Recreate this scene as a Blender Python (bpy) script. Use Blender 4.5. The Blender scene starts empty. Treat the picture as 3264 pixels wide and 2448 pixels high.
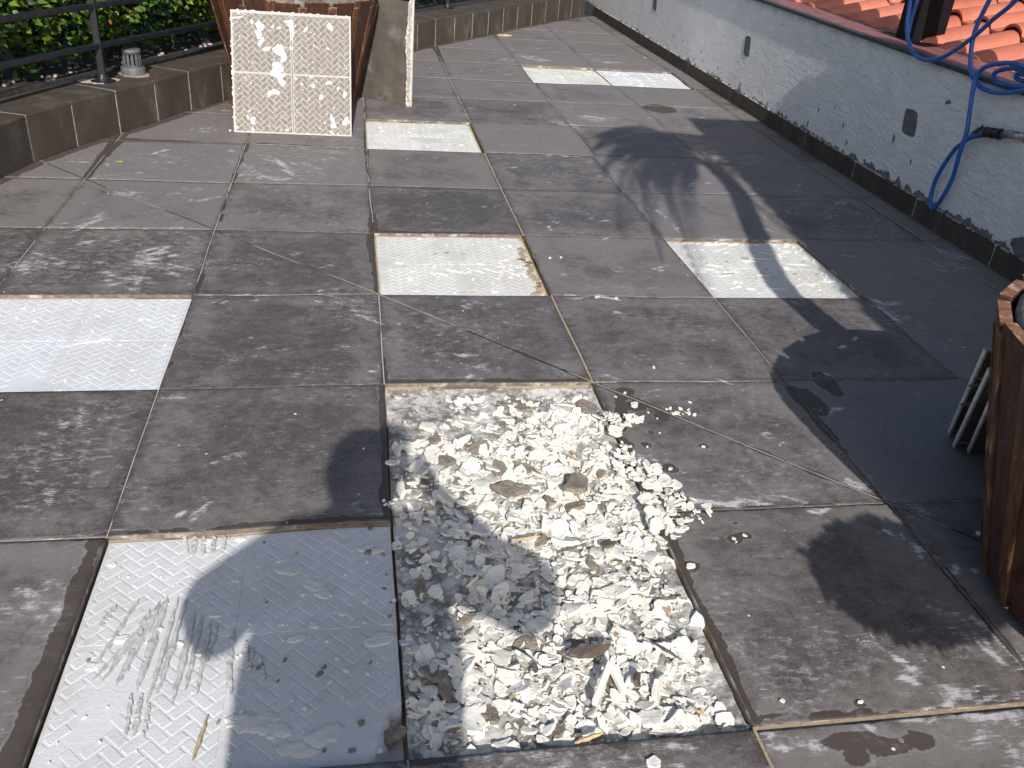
import bpy, bmesh, math, random
import numpy as np
from mathutils import Vector, Matrix, noise as mnoise
rad = math.radians
PI = math.pi
RNG = np.random.default_rng(7)
random.seed(11)
sc = bpy.context.scene
COL = sc.collection

# ------------------------------------------------------------------ camera
cd = bpy.data.cameras.new('camera')
cam = bpy.data.objects.new('camera', cd)
COL.objects.link(cam)
CR = Vector((0.9844671, -0.15863493, 0.07522952))
CDN = Vector((-0.01527593, -0.50425914, -0.86341726))
CF = Vector((0.17490331, 0.84885669, -0.49884983))
CP = Vector((0.52016, -0.94397, 1.26192))
cam.matrix_world = Matrix(((CR.x, -CDN.x, -CF.x, CP.x), (CR.y, -CDN.y, -CF.y, CP.y), (CR.z, -CDN.z, -CF.z, CP.z), (0, 0, 0, 1)))
cd.sensor_fit = 'HORIZONTAL'; cd.sensor_width = 36.0; cd.lens = 36.0 * 2817 / 3264
cd.clip_start = 0.02; cd.clip_end = 3000
sc.camera = cam

# ------------------------------------------------------------------ light
SUN = Vector((0.055, 1.0, -0.69)).normalized()      # direction the sunlight travels
elev = math.asin(-SUN.z)
w = bpy.data.worlds.new('World'); sc.world = w; w.use_nodes = True
wn = w.node_tree.nodes; wl = w.node_tree.links
bg = wn['Background']
sky = wn.new('ShaderNodeTexSky'); sky.sky_type = 'NISHITA'; sky.sun_disc = False
sky.sun_elevation = elev
sky.sun_rotation = math.atan2(-SUN.x, -SUN.y)
sky.air_density = 1.0; sky.dust_density = 2.0
wl.new(sky.outputs[0], bg.inputs[0]); bg.inputs[1].default_value = 0.116
sd = bpy.data.lights.new('sun', 'SUN'); sd.energy = 4.4; sd.angle = rad(0.53); sd.color = (1.0, 0.965, 0.92)
sun = bpy.data.objects.new('sun', sd); COL.objects.link(sun)
sun.rotation_euler = (-SUN).to_track_quat('Z', 'Y').to_euler()
sc.view_settings.view_transform = 'Standard'; sc.view_settings.look = 'None'
sc.view_settings.exposure = 0.12; sc.view_settings.gamma = 1.0

# ------------------------------------------------------------------ helpers
def ray(u, v):
    a = (u * 1.4756 - 1632) / 2818.0; b = (v * 1.4756 - 1224) / 2818.0
    return CR * a + CDN * b + CF
def G(u, v, z=0.0):
    d = ray(u, v); t = (z - CP.z) / d.z
    p = CP + d * t
    return (p.x, p.y)

class NT:
    def __init__(s, name):
        s.m = bpy.data.materials.new(name); s.m.use_nodes = True
        s.t = s.m.node_tree; s.n = s.t.nodes; s.l = s.t.links
        s.b = s.n['Principled BSDF']; s.o = s.n['Material Output']
    def link(s, a, inp):
        if isinstance(a, (int, float)): inp.default_value = a
        elif isinstance(a, tuple): inp.default_value = a if len(a) == len(inp.default_value) else (*a, 1.0)
        else: s.l.new(a, inp)
    def math(s, op, a, b=0.0, c=None, clamp=False):
        x = s.n.new('ShaderNodeMath'); x.operation = op; x.use_clamp = clamp
        s.link(a, x.inputs[0]); s.link(b, x.inputs[1])
        if c is not None: s.link(c, x.inputs[2])
        return x.outputs[0]
    def add(s, a, b): return s.math('ADD', a, b)
    def sub(s, a, b): return s.math('SUBTRACT', a, b)
    def mul(s, a, b): return s.math('MULTIPLY', a, b)
    def mx(s, a, b): return s.math('MAXIMUM', a, b)
    def mn(s, a, b): return s.math('MINIMUM', a, b)
    def ss(s, v, lo, hi, a=0.0, b=1.0):
        x = s.n.new('ShaderNodeMapRange'); x.interpolation_type = 'SMOOTHSTEP'; x.clamp = True
        s.link(v, x.inputs[0]); x.inputs[1].default_value = lo; x.inputs[2].default_value = hi
        x.inputs[3].default_value = a; x.inputs[4].default_value = b
        return x.outputs[0]
    def mix(s, f, a, b, blend='MIX'):
        x = s.n.new('ShaderNodeMix'); x.data_type = 'RGBA'; x.blend_type = blend
        s.link(f, x.inputs[0]); s.link(a, x.inputs[6]); s.link(b, x.inputs[7])
        return x.outputs[2]
    def pos(s): return s.n.new('ShaderNodeNewGeometry').outputs['Position']
    def tc(s, k='Object'): return s.n.new('ShaderNodeTexCoord').outputs[k]
    def attr(s, name, out='Fac'):
        x = s.n.new('ShaderNodeAttribute'); x.attribute_name = name
        return x.outputs[out]
    def mapp(s, v, scale=(1, 1, 1), rot=(0, 0, 0), loc=(0, 0, 0)):
        x = s.n.new('ShaderNodeMapping'); s.l.new(v, x.inputs[0])
        x.inputs['Scale'].default_value = scale; x.inputs['Rotation'].default_value = rot
        x.inputs['Location'].default_value = loc
        return x.outputs[0]
    def noise(s, v, scale, detail=3, rough=0.5, dist=0.0, out=0):
        x = s.n.new('ShaderNodeTexNoise'); s.l.new(v, x.inputs['Vector'])
        x.inputs['Scale'].default_value = scale; x.inputs['Detail'].default_value = detail
        x.inputs['Roughness'].default_value = rough; x.inputs['Distortion'].default_value = dist
        return x.outputs[out]
    def voro(s, v, scale, feature='F1', out='Distance', rnd=1.0):
        x = s.n.new('ShaderNodeTexVoronoi'); s.l.new(v, x.inputs['Vector']); x.feature = feature
        x.inputs['Scale'].default_value = scale; x.inputs['Randomness'].default_value = rnd
        return x.outputs[out]
    def sep(s, v):
        x = s.n.new('ShaderNodeSeparateXYZ'); s.l.new(v, x.inputs[0]); return x.outputs
    def bump(s, h, strength=0.5, dist=0.002, prev=None):
        x = s.n.new('ShaderNodeBump'); s.l.new(h, x.inputs['Height'])
        x.inputs['Strength'].default_value = strength; x.inputs['Distance'].default_value = dist
        if prev is not None: s.l.new(prev, x.inputs['Normal'])
        return x.outputs[0]
    def out(s, color, rough=0.7, normal=None, spec=None):
        s.link(color, s.b.inputs['Base Color']); s.link(rough, s.b.inputs['Roughness'])
        if normal is not None: s.l.new(normal, s.b.inputs['Normal'])
        if spec is not None: s.link(spec, s.b.inputs['Specular IOR Level'])
        return s.m

def simple(name, col, rough=0.6, var=0.25, nscale=20, bumpd=0.0, metallic=0.0, spec=0.4, dirt=None, dscale=6, dth=(0.55, 0.7)):
    t = NT(name); p = t.tc()
    n = t.noise(p, nscale, 5, 0.6)
    c1 = tuple(c * (1 - var) for c in col); c2 = tuple(min(1, c * (1 + var)) for c in col)
    c = t.mix(t.ss(n, .3, .7), c1, c2)
    if dirt is not None:
        d = t.noise(p, dscale, 6, 0.65)
        c = t.mix(t.ss(d, *dth), c, dirt)
    t.b.inputs['Metallic'].default_value = metallic
    nm = t.bump(n, 0.6, bumpd) if bumpd > 0 else None
    return t.out(c, rough, nm, spec)

def tag(o, label=None, cat=None, group=None, kind=None):
    if label: o['label'] = label
    if cat: o['category'] = cat
    if group: o['group'] = group
    if kind: o['kind'] = kind
    return o
def mkobj(name, verts, faces, mats, parent=None, midx=None, smooth=False, loc=None):
    me = bpy.data.meshes.new(name); me.from_pydata([tuple(v) for v in verts], [], faces)
    for m in (mats if isinstance(mats, (list, tuple)) else [mats]): me.materials.append(m)
    if midx is not None: me.polygons.foreach_set('material_index', np.array(midx, dtype=np.int32))
    if smooth: me.polygons.foreach_set('use_smooth', np.ones(len(me.polygons), dtype=bool))
    me.update()
    o = bpy.data.objects.new(name, me); COL.objects.link(o)
    if parent is not None: o.parent = parent
    if loc is not None: o.location = loc
    return o
def empty(name, loc=(0, 0, 0), rz=0.0):
    o = bpy.data.objects.new(name, None); COL.objects.link(o)
    o.location = loc; o.rotation_euler = (0, 0, rz); o.empty_display_size = 0.1
    return o
class MB:
    """collects shapes into one mesh"""
    def __init__(s): s.v = []; s.f = []; s.m = []
    def poly(s, vs, fs, mi=0):
        k = len(s.v); s.v += [tuple(v) for v in vs]; s.f += [tuple(i + k for i in f) for f in fs]; s.m += [mi] * len(fs)
    def box(s, lo, hi, mi=0, M=None):
        x0, y0, z0 = lo; x1, y1, z1 = hi
        vs = [(x0, y0, z0), (x1, y0, z0), (x1, y1, z0), (x0, y1, z0), (x0, y0, z1), (x1, y0, z1), (x1, y1, z1), (x0, y1, z1)]
        if M is not None: vs = [M @ Vector(v) for v in vs]
        s.poly(vs, [(3, 2, 1, 0), (4, 5, 6, 7), (0, 1, 5, 4), (1, 2, 6, 5), (2, 3, 7, 6), (3, 0, 4, 7)], mi)
    def hexa(s, b, t, mi=0):
        """b: 4 bottom pts ccw, t: 4 top pts"""
        s.poly(list(b) + list(t), [(3, 2, 1, 0), (4, 5, 6, 7), (0, 1, 5, 4), (1, 2, 6, 5), (2, 3, 7, 6), (3, 0, 4, 7)], mi)
    def prism(s, pts, z0, z1, mi=0, M=None, mside=None):
        n = len(pts)
        vs = [(p[0], p[1], z0) for p in pts] + [(p[0], p[1], z1) for p in pts]
        if M is not None: vs = [M @ Vector(v) for v in vs]
        k = len(s.v); s.v += [tuple(v) for v in vs]
        fs = [tuple(range(n - 1, -1, -1)), tuple(range(n, 2 * n))]
        s.f += [tuple(i + k for i in f) for f in fs]; s.m += [mi] * 2
        for i in range(n):
            j = (i + 1) % n
            s.f.append((i + k, j + k, n + j + k, n + i + k)); s.m.append(mi if mside is None else mside)
    def tube(s, pts, r, n=8, mi=0, cap=True):
        P = [Vector(p) for p in pts]; R = r if isinstance(r, (list, tuple)) else [r] * len(P)
        k = len(s.v); prev = None
        for i, p in enumerate(P):
            t = (P[min(i + 1, len(P) - 1)] - P[max(i - 1, 0)]).normalized()
            if prev is None:
                a = t.orthogonal().normalized()
            else:
                a = (prev - t * prev.dot(t)).normalized()
            prev = a; b = t.cross(a)
            for q in range(n):
                an = 2 * PI * q / n
                s.v.append(tuple(p + (a * math.cos(an) + b * math.sin(an)) * R[i]))
        for i in range(len(P) - 1):
            for q in range(n):
                q2 = (q + 1) % n
                s.f.append((k + i * n + q, k + i * n + q2, k + (i + 1) * n + q2, k + (i + 1) * n + q)); s.m.append(mi)
        if cap:
            s.f.append(tuple(k + q for q in range(n - 1, -1, -1))); s.m.append(mi)
            e = k + (len(P) - 1) * n
            s.f.append(tuple(e + q for q in range(n))); s.m.append(mi)
    def lathe(s, prof, c=(0, 0, 0), n=32, mi=0):
        k = len(s.v)
        for (r, z) in prof:
            for q in range(n):
                a = 2 * PI * q / n
                s.v.append((c[0] + r * math.cos(a), c[1] + r * math.sin(a), c[2] + z))
        for i in range(len(prof) - 1):
            for q in range(n):
                q2 = (q + 1) % n
                s.f.append((k + i * n + q, k + i * n + q2, k + (i + 1) * n + q2, k + (i + 1) * n + q)); s.m.append(mi)
    def build(s, name, mats, parent=None, smooth=False, loc=None):
        return mkobj(name, s.v, s.f, mats, parent, s.m, smooth, loc)
def bevel(o, wdt=0.003, seg=2):
    b = o.modifiers.new('bevel', 'BEVEL'); b.width = wdt; b.segments = seg; b.limit_method = 'ANGLE'; b.angle_limit = rad(40)
def catmull(pts, n=8):
    P = [Vector(p) for p in pts]; P = [P[0] * 2 - P[1]] + P + [P[-1] * 2 - P[-2]]; out = []
    for i in range(1, len(P) - 2):
        for k in range(n):
            t = k / n
            out.append(0.5 * ((2 * P[i]) + (P[i + 1] - P[i - 1]) * t + (2 * P[i - 1] - 5 * P[i] + 4 * P[i + 1] - P[i + 2]) * t * t + (-P[i - 1] + 3 * P[i] - 3 * P[i + 1] + P[i + 2]) * t ** 3))
    out.append(P[-2]); return out
def clip(poly, x0, y0, x1, y1):
    def cut(ps, f, g):
        out = []
        for i in range(len(ps)):
            a = ps[i]; b = ps[(i + 1) % len(ps)]; fa = f(a); fb = f(b)
            if fa >= 0: out.append(a)
            if (fa >= 0) != (fb >= 0):
                t = fa / (fa - fb); out.append((a[0] + (b[0] - a[0]) * t, a[1] + (b[1] - a[1]) * t))
        return out
    for f in (lambda p: p[0] - x0, lambda p: x1 - p[0], lambda p: p[1] - y0, lambda p: y1 - p[1]):
        poly = cut(poly, f, None)
        if len(poly) < 3: return []
    return poly
def area2(ps): return 0.5 * sum(ps[i][0] * ps[(i + 1) % len(ps)][1] - ps[(i + 1) % len(ps)][0] * ps[i][1] for i in range(len(ps)))
def herring(x0, y0, x1, y1, W=0.0223, gap=0.0036):
    """2:1 herringbone bricks at 45 degrees, clipped to a rectangle"""
    out = []; N = int(1.2 * max(x1 - x0, y1 - y0) / W) + 4
    cx, cy = (x0 + x1) / 2, (y0 + y1) / 2; c = math.sqrt(.5); g = gap / W / 2
    for i in range(-N, N):
        for j in range(-N // 2, N // 2):
            ox, oy = i + 2 * j, i - 2 * j
            for (a, b, w_, h_) in ((0, 0, 2, 1), (0, 1, 1, 2)):
                X0, Y0, X1, Y1 = ox + a + g, oy + b + g, ox + a + w_ - g, oy + b + h_ - g
                q = []
                for (x, y) in ((X0, Y0), (X1, Y0), (X1, Y1), (X0, Y1)):
                    q.append((cx + (x - y) * c * W, cy + (x + y) * c * W))
                mxx = sum(p[0] for p in q) / 4; myy = sum(p[1] for p in q) / 4
                if mxx < x0 - 2 * W or mxx > x1 + 2 * W or myy < y0 - 2 * W or myy > y1 + 2 * W: continue
                q = clip(q, x0, y0, x1, y1)
                if len(q) >= 3 and abs(area2(q)) > 2e-5: out.append(q)
    return out
def blob(cx, cy, rx, ry, rot=0.0, n=22, jag=0.25, seed=0):
    r_ = random.Random(seed); ph = [r_.uniform(0, 6.28) for _ in range(5)]; am = [r_.uniform(.3, 1) / (k + 1) for k in range(5)]
    out = []
    for k in range(n):
        a = 2 * PI * k / n
        f = 1 + jag * sum(am[q] * math.sin((q + 2) * a + ph[q]) for q in range(5)) + jag * .35 * r_.uniform(-1, 1)
        x = rx * f * math.cos(a); y = ry * f * math.sin(a)
        out.append((cx + x * math.cos(rot) - y * math.sin(rot), cy + x * math.sin(rot) + y * math.cos(rot)))
    return out

# ------------------------------------------------------------------ materials
def mat_floor():
    t = NT('grey_porcelain_tile'); p = t.pos(); uv = t.attr('rnd', 'Vector')
    rx, ry, rz = t.sep(uv)
    q = t.n.new('ShaderNodeVectorMath'); q.operation = 'MULTIPLY_ADD'
    t.l.new(uv, q.inputs[0]); q.inputs[1].default_value = (37, 53, 11); t.l.new(p, q.inputs[2]); pv = q.outputs[0]
    n1 = t.noise(pv, 5.2, 7, 0.68, 0.5)
    n2 = t.noise(t.mapp(pv, (1, 1.25, 1)), 30.0, 6, 0.74, 0.3)
    n3 = t.noise(pv, 210.0, 3, 0.7)
    dust = t.add(t.add(t.mul(n1, 0.75), t.mul(n2, 0.5)), t.mul(t.sub(rx, 0.5), 0.30))
    dust = t.add(dust, t.attr('dust'))
    dustm = t.ss(dust, 0.40, 0.78)
    base = t.mix(t.ss(n2, .3, .7), (0.058, 0.047, 0.042), (0.088, 0.074, 0.068))
    c = t.mix(dustm, base, t.mix(ry, (0.172, 0.153, 0.142), (0.176, 0.160, 0.156)))
    c = t.mix(t.ss(n3, .35, .75, 0, .22), c, (0.27, 0.245, 0.245))
    fl = t.mul(t.ss(t.noise(t.mapp(pv, (1, 1.8, 1)), 36, 7, .80), .49, .68), t.ss(t.add(t.noise(t.mapp(pv, (1, 1.3, 1)), 6.5, 5, .65), t.mul(t.attr('haze'), .34)), .50, .70))
    c = t.mix(t.mul(fl, .85), c, (0.35, 0.335, 0.345))
    # brushed white smears
    sm = t.attr('smear'); sd2 = t.attr('smear2')
    s1 = t.noise(t.mapp(pv, (24, 150, 1), (0, 0, 0.12)), 1.0, 7, .72, 1.0)
    s2 = t.noise(t.mapp(pv, (18, 170, 1), (0, 0, -0.75)), 1.0, 7, .70, .6)
    sp = t.noise(p, 60, 7, .78)
    m1 = t.ss(t.add(t.add(sm, t.mul(t.sub(s1, .5), 1.4)), t.mul(t.sub(sp, .5), 1.1)), .16, .60)
    m2 = t.ss(t.add(t.add(sd2, t.mul(t.sub(s2, .5), 1.7)), t.mul(t.sub(sp, .5), 1.0)), .16, .60)
    c = t.mix(t.mul(m1, .9), c, (0.52, 0.51, 0.53))
    c = t.mix(t.mul(m2, .9), c, (0.52, 0.51, 0.53))
    # dark damp stains with a ragged edge
    st = t.attr('stain')
    e = t.add(t.add(st, t.mul(t.sub(t.noise(p, 8, 3, .6), .56), .040)), t.add(t.mul(t.sub(t.noise(p, 42, 5, .65), .5), .022), t.mul(t.sub(n3, .5), .003)))
    stm = t.ss(e, -0.0006, 0.0012)
    c = t.mix(t.mul(stm, .86), c, (0.062, 0.046, 0.036))
    rim = t.mul(t.ss(e, -0.006, -0.001), t.math('SUBTRACT', 1.0, stm))
    c = t.mix(t.mul(rim, .18), c, (0.3, 0.28, 0.29))
    # diagonal cut joint
    dg = t.math('ABSOLUTE', t.add(t.attr('diag'), t.mul(t.sub(t.noise(p, 18, 3), .5), .0012)))
    dl = t.ss(dg, 0.0020, 0.0034, 1, 0)
    gm = t.ss(t.noise(p, 2.3, 3, .6), .42, .48)
    c = t.mix(t.mul(dl, t.ss(n2, .2, .5)), c, t.mix(gm, (0.035, 0.025, 0.02), (0.34, 0.30, 0.25)))
    # paint and plaster specks
    v = t.n.new('ShaderNodeTexVoronoi'); t.l.new(p, v.inputs['Vector']); v.inputs['Scale'].default_value = 30
    vr = t.sep(v.outputs['Color'])
    dots = t.mul(t.ss(t.sub(v.outputs['Distance'], t.mul(t.math('POWER', vr[1], 3.0), .09)), .02, .045, 1, 0), t.math('GREATER_THAN', t.add(vr[0], t.attr('specks')), .86))
    c = t.mix(dots, c, (0.72, 0.70, 0.68))
    ro = t.add(t.ss(dustm, 0, 1, .50, .72), t.mul(stm, -.04))
    h = t.add(t.mul(n3, .5), t.mul(n2, .5))
    nb = t.bump(h, .35, .0012)
    dd = t.bump(t.mul(dl, -1.0), 1.0, .002, nb)
    return t.out(c, ro, dd, .35)
def mat_grout(name, col, dark, th=.5):
    t = NT(name); p = t.pos(); n = t.noise(p, 3.1, 4, .6); n2 = t.noise(p, 120, 4, .7)
    c = t.mix(t.ss(n, th - .03, th + .03), dark, col)
    c = t.mix(t.ss(n2, .35, .75, 0, .5), c, tuple(x * .55 for x in col))
    return t.out(c, .9, t.bump(n2, .8, .003), .1)
def mat_white(name, c1=(.70, .72, .76), c2=(.60, .60, .60), rust=None, bumpk=.0015):
    t = NT(name); p = t.tc(); n = t.noise(p, 7, 5, .65); n2 = t.noise(p, 160, 4, .7); n4 = t.noise(p, 28, 5, .7)
    c = t.mix(t.ss(n, .35, .7), c1, c2)
    c = t.mix(t.ss(n4, .60, .74, 0, .55), c, (.42, .39, .36))
    c = t.mix(t.ss(n2, .66, .76, 0, .5), c, (.20, .18, .17))
    if rust is not None:
        e = t.attr('edge')
        c = t.mix(t.ss(t.add(e, t.mul(t.sub(n4, .5), 1.3)), .35, .9), c, rust)
    return t.out(c, .85, t.bump(t.add(t.mul(n2, .6), n4), .9, bumpk), .12)
def mat_flake():
    t = NT('broken_plaster'); p = t.tc(); oi = t.n.new('ShaderNodeObjectInfo')
    q = t.n.new('ShaderNodeVectorMath'); q.operation = 'ADD'; t.l.new(p, q.inputs[0])
    sc_ = t.n.new('ShaderNodeVectorMath'); sc_.operation = 'SCALE'; t.l.new(oi.outputs['Location'], sc_.inputs[0]); sc_.inputs['Scale'].default_value = 9.0
    t.l.new(sc_.outputs[0], q.inputs[1]); v = q.outputs[0]
    n = t.noise(v, 24, 5, .65); n2 = t.noise(v, 130, 4, .7); n3 = t.noise(v, 500, 3, .7)
    c = t.mix(t.ss(n2, .3, .75), (.80, .775, .70), (.68, .655, .59))
    lum = t.math('MULTIPLY_ADD', oi.outputs['Random'], .5, .5)
    c = t.mix(t.ss(oi.outputs['Random'], .55, 1.0, 0, .35), c, (.62, .57, .47))
    pat = t.ss(t.add(n, t.mul(t.sub(n2, .5), .3)), .615, .65)
    brown = t.mix(t.ss(n3, .3, .7), (.20, .155, .115), (.34, .28, .22))
    c = t.mix(pat, c, brown)
    st = t.noise(t.mapp(v, (20, 260, 20)), 1, 2)
    return t.out(c, .85, t.bump(t.add(n2, t.mul(st, .5)), .8, .002), .15)
def mat_mortar():
    t = NT('sandy_mortar'); p = t.tc(); n = t.noise(p, 60, 4, .7); v = t.voro(p, 420)
    c = t.mix(t.ss(n, .3, .7), (.26, .22, .175), (.40, .34, .275))
    c = t.mix(t.ss(v, .12, .3, .75, 0), c, (.10, .08, .06))
    return t.out(c, .95, t.bump(t.add(t.mul(v, -1), n), 1.0, .003), .1)
def mat_powder():
    t = NT('chalky_residue'); p = t.pos(); n = t.noise(p, 11, 6, .62, .3); n2 = t.noise(p, 55, 6, .7); v = t.voro(t.mapp(p, (1, 1, 1)), 42)
    m = t.add(t.mul(n, .6), t.mul(n2, .5))
    c = t.mix(t.ss(m, .46, .66), (.20, .18, .16), (.62, .60, .565))
    c = t.mix(t.ss(t.add(v, t.mul(t.sub(n2, .5), .5)), .18, .34, .6, 0), c, (.66, .65, .63))
    return t.out(c, .8, t.bump(t.add(n2, n), .8, .006), .25)
def mat_curb():
    t = NT('brown_curb_tile'); p = t.pos(); n = t.noise(t.mapp(p, (1, 1, .5)), 7, 6, .65, .4); n2 = t.noise(p, 60, 5, .7); n3 = t.noise(p, 300, 3, .7)
    c = t.mix(t.ss(n, .35, .7), (.052, .041, .033), (.086, .069, .056))
    c = t.mix(t.ss(t.add(n, t.mul(n2, .35)), .74, .92, 0, .4), c, (.21, .19, .175))
    c = t.mix(t.ss(n3, .4, .8, 0, .25), c, (.2, .16, .13))
    return t.out(c, .68, t.bump(n3, .4, .001), .3)
def mat_stucco():
    t = NT('white_stucco'); p = t.pos(); x, y, z = t.sep(p)
    n = t.noise(p, 90, 4, .7); n2 = t.noise(p, 6, 5, .6); n3 = t.noise(t.mapp(p, (1, 1, .6)), 16, 6, .7)
    c = t.mix(t.ss(n2, .3, .75), (.93, .92, .89), (.84, .83, .81))
    # spalled and mossy strip above the skirting, darker towards the capping
    lo = t.add(t.sub(.155, z), t.mul(t.sub(n3, .5), .17))
    near = t.ss(y, 5.5, 2.0, 0, 1)
    sp = t.ss(t.add(lo, t.mul(near, .022)), .062, .070)
    c = t.mix(sp, c, t.mix(t.ss(n, .35, .65), (.13, .135, .13), (.27, .27, .26)))
    c = t.mix(t.ss(t.add(t.sub(z, .62), t.mul(t.sub(n3, .5), .10)), .0, .05, 0, .45), c, (.30, .29, .28))
    fl = t.ss(t.noise(p, 42, 2, .5), .785, .80)
    c = t.mix(fl, c, (.2, .2, .2))
    c = t.mix(t.ss(n, .66, .78, 0, .3), c, (.4, .4, .4))
    tr = t.noise(t.mapp(p, (1, 1, 2.6), (.5, 0, 0)), 13, 5, .6, 1.2)
    c = t.mix(t.ss(tr, .50, .75, 0, .30), c, (.60, .60, .60))
    h = t.add(t.add(n, t.mul(sp, -1.5)), t.mul(tr, 2.2))
    return t.out(c, .85, t.bump(h, 1.0, .008), .2)
def mat_terracotta():
    t = NT('red_roof_tile'); p = t.pos(); n = t.noise(p, 9, 5, .65); n2 = t.noise(p, 90, 4, .7); x, y, z = t.sep(p)
    cell = t.n.new('ShaderNodeTexWhiteNoise'); 
    cv = t.n.new('ShaderNodeCombineXYZ'); t.l.new(t.math('FLOOR', t.math('DIVIDE', y, .25)), cv.inputs[0]); t.l.new(t.math('FLOOR', t.math('DIVIDE', t.sub(x, 3.5), .36)), cv.inputs[1])
    t.l.new(cv.outputs[0], cell.inputs['Vector'])
    c = t.mix(cell.outputs[0], (.46, .125, .070), (.60, .20, .12))
    c = t.mix(t.ss(n, .4, .75, 0, .6), c, (.36, .12, .08))
    c = t.mix(t.ss(n2, .55, .8, 0, .35), c, (.66, .34, .25))
    return t.out(c, .5, t.bump(n2, .3, .002), .4)
def mat_wood(name='stained_wood', c1=(.036, .016, .011), c2=(.085, .034, .022), worn=(.15, .085, .055), wth=(.66, .80)):
    t = NT(name); p = t.tc(); n = t.noise(t.mapp(p, (60, 60, 3)), 1, 5, .6, .5); n2 = t.noise(t.mapp(p, (30, 30, 4)), 1, 5, .6)
    n3 = t.noise(p, 160, 2)
    c = t.mix(t.ss(n, .3, .7), c1, c2)
    c = t.mix(t.ss(t.add(n2, t.mul(t.sub(n, .5), .3)), *wth), c, worn)
    c = t.mix(t.ss(n3, .74, .78), c, (.5, .48, .45))
    return t.out(c, .62, t.bump(n, .5, .0015), .35)
def mat_leaf():
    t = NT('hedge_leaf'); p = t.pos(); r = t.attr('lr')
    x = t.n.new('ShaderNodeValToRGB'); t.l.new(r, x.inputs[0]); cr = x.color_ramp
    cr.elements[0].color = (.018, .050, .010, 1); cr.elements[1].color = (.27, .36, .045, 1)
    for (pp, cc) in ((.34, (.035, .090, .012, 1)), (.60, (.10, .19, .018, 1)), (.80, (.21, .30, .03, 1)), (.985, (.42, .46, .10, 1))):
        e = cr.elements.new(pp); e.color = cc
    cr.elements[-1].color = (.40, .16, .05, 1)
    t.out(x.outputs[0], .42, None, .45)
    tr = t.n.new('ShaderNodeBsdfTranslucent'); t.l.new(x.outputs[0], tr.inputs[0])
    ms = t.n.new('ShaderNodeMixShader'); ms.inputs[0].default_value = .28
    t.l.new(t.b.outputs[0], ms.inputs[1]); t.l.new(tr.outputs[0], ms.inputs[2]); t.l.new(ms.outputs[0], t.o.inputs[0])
    return t.m
M = {}
M['floor'] = mat_floor()
M['grout'] = mat_grout('joint_grout', (.52, .49, .45), (.06, .046, .036), .45)
M['tan'] = mat_grout('tan_mortar_joint', (.40, .32, .22), (.14, .105, .075), .42)
M['tileside'] = simple('tile_body_edge', (.15, .12, .10), .8, .3, 60, .001, dirt=(.42, .38, .33), dscale=14, dth=(.5, .66))
M['bed'] = mat_white('white_adhesive', (.63, .64, .665), (.56, .565, .57))
M['bedwarm'] = mat_white('stained_adhesive', (.64, .635, .605), (.56, .55, .505), rust=(.40, .27, .11))
M['bednear'] = mat_white('scored_adhesive', (.63, .63, .635), (.55, .545, .53), rust=(.40, .30, .17))
M['plaster'] = mat_white('raised_plaster', (.70, .68, .62), (.62, .60, .56))
M['wetplaster'] = simple('scraped_adhesive', (.49, .475, .45), .5, .18, 70, .002, spec=.5)
M['flake'] = mat_flake(); M['mortar'] = mat_mortar(); M['powder'] = mat_powder()
M['curb'] = mat_curb(); M['stucco'] = mat_stucco(); M['terra'] = mat_terracotta()
M['curbgrout'] = simple('pale_grout', (.46, .41, .35), .9, .35, 40, .001)
M['wood'] = mat_wood(); M['woodend'] = mat_wood('sawn_wood_end', (.15, .065, .032), (.30, .15, .08), (.42, .29, .19), (.5, .6))
M['strip'] = mat_wood('weathered_wood_strip', (.060, .024, .013), (.15, .065, .030), (.36, .20, .10), (.56, .70))
M['concrete'] = simple('old_concrete', (.15, .14, .12), .9, .5, 16, .004, dirt=(.36, .34, .28), dscale=9, dth=(.52, .66))
M['cement'] = simple('grey_cement', (.135, .135, .135), .9, .25, 50, .003)
M['iron'] = simple('black_painted_iron', (.012, .014, .020), .42, .3, 30, .0008, spec=.5, dirt=(.07, .07, .08), dscale=24, dth=(.64, .74))
M['steel'] = simple('dark_steel', (.007, .006, .006), .6, .3, 30, spec=.15)
M['pvc'] = simple('grey_pvc', (.105, .112, .110), .5, .2, 25, dirt=(.30, .24, .20), dscale=18, dth=(.60, .75))
M['hose'] = simple('blue_hose', (.018, .125, .42), .34, .15, 30, spec=.5)
M['tape'] = simple('black_tape', (.012, .012, .014), .45, .3, 90, .004)
M['metalpipe'] = simple('galvanised_pipe', (.22, .23, .24), .45, .25, 40, metallic=.6, dirt=(.5, .47, .44), dscale=30, dth=(.5, .6))
M['cap'] = simple('dark_capping', (.045, .045, .050), .6, .35, 30, .001)
M['flash'] = simple('red_flashing', (.27, .095, .075), .55, .3, 14, .002, dirt=(.12, .07, .07), dscale=11, dth=(.52, .62))
M['soil'] = simple('dark_soil', (.035, .026, .018), .95, .5, 40, .01, dirt=(.30, .27, .22), dscale=36, dth=(.64, .68))
M['leaf'] = mat_leaf()
M['twig'] = simple('brown_twig', (.07, .045, .025), .8, .3, 40)
M['green'] = simple('palm_green', (.045, .10, .025), .45, .35, 12, spec=.45)
M['trunk'] = simple('palm_trunk', (.13, .10, .07), .9, .4, 25, .006)
M['gbrick'] = simple('grey_tile_back', (.225, .200, .175), .85, .22, 45, .001, dirt=(.33, .30, .27), dscale=18, dth=(.62, .8))
M['tileback'] = mat_white('white_lined_back', (.52, .51, .49), (.44, .42, .39))
M['shirt'] = simple('blue_shirt_cloth', (.08, .12, .22), .85, .15, 60, .001)
M['jeans'] = simple('dark_trousers', (.03, .035, .05), .85, .2, 80, .001)
M['skin'] = simple('skin', (.42, .24, .16), .5, .08, 30)
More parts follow.
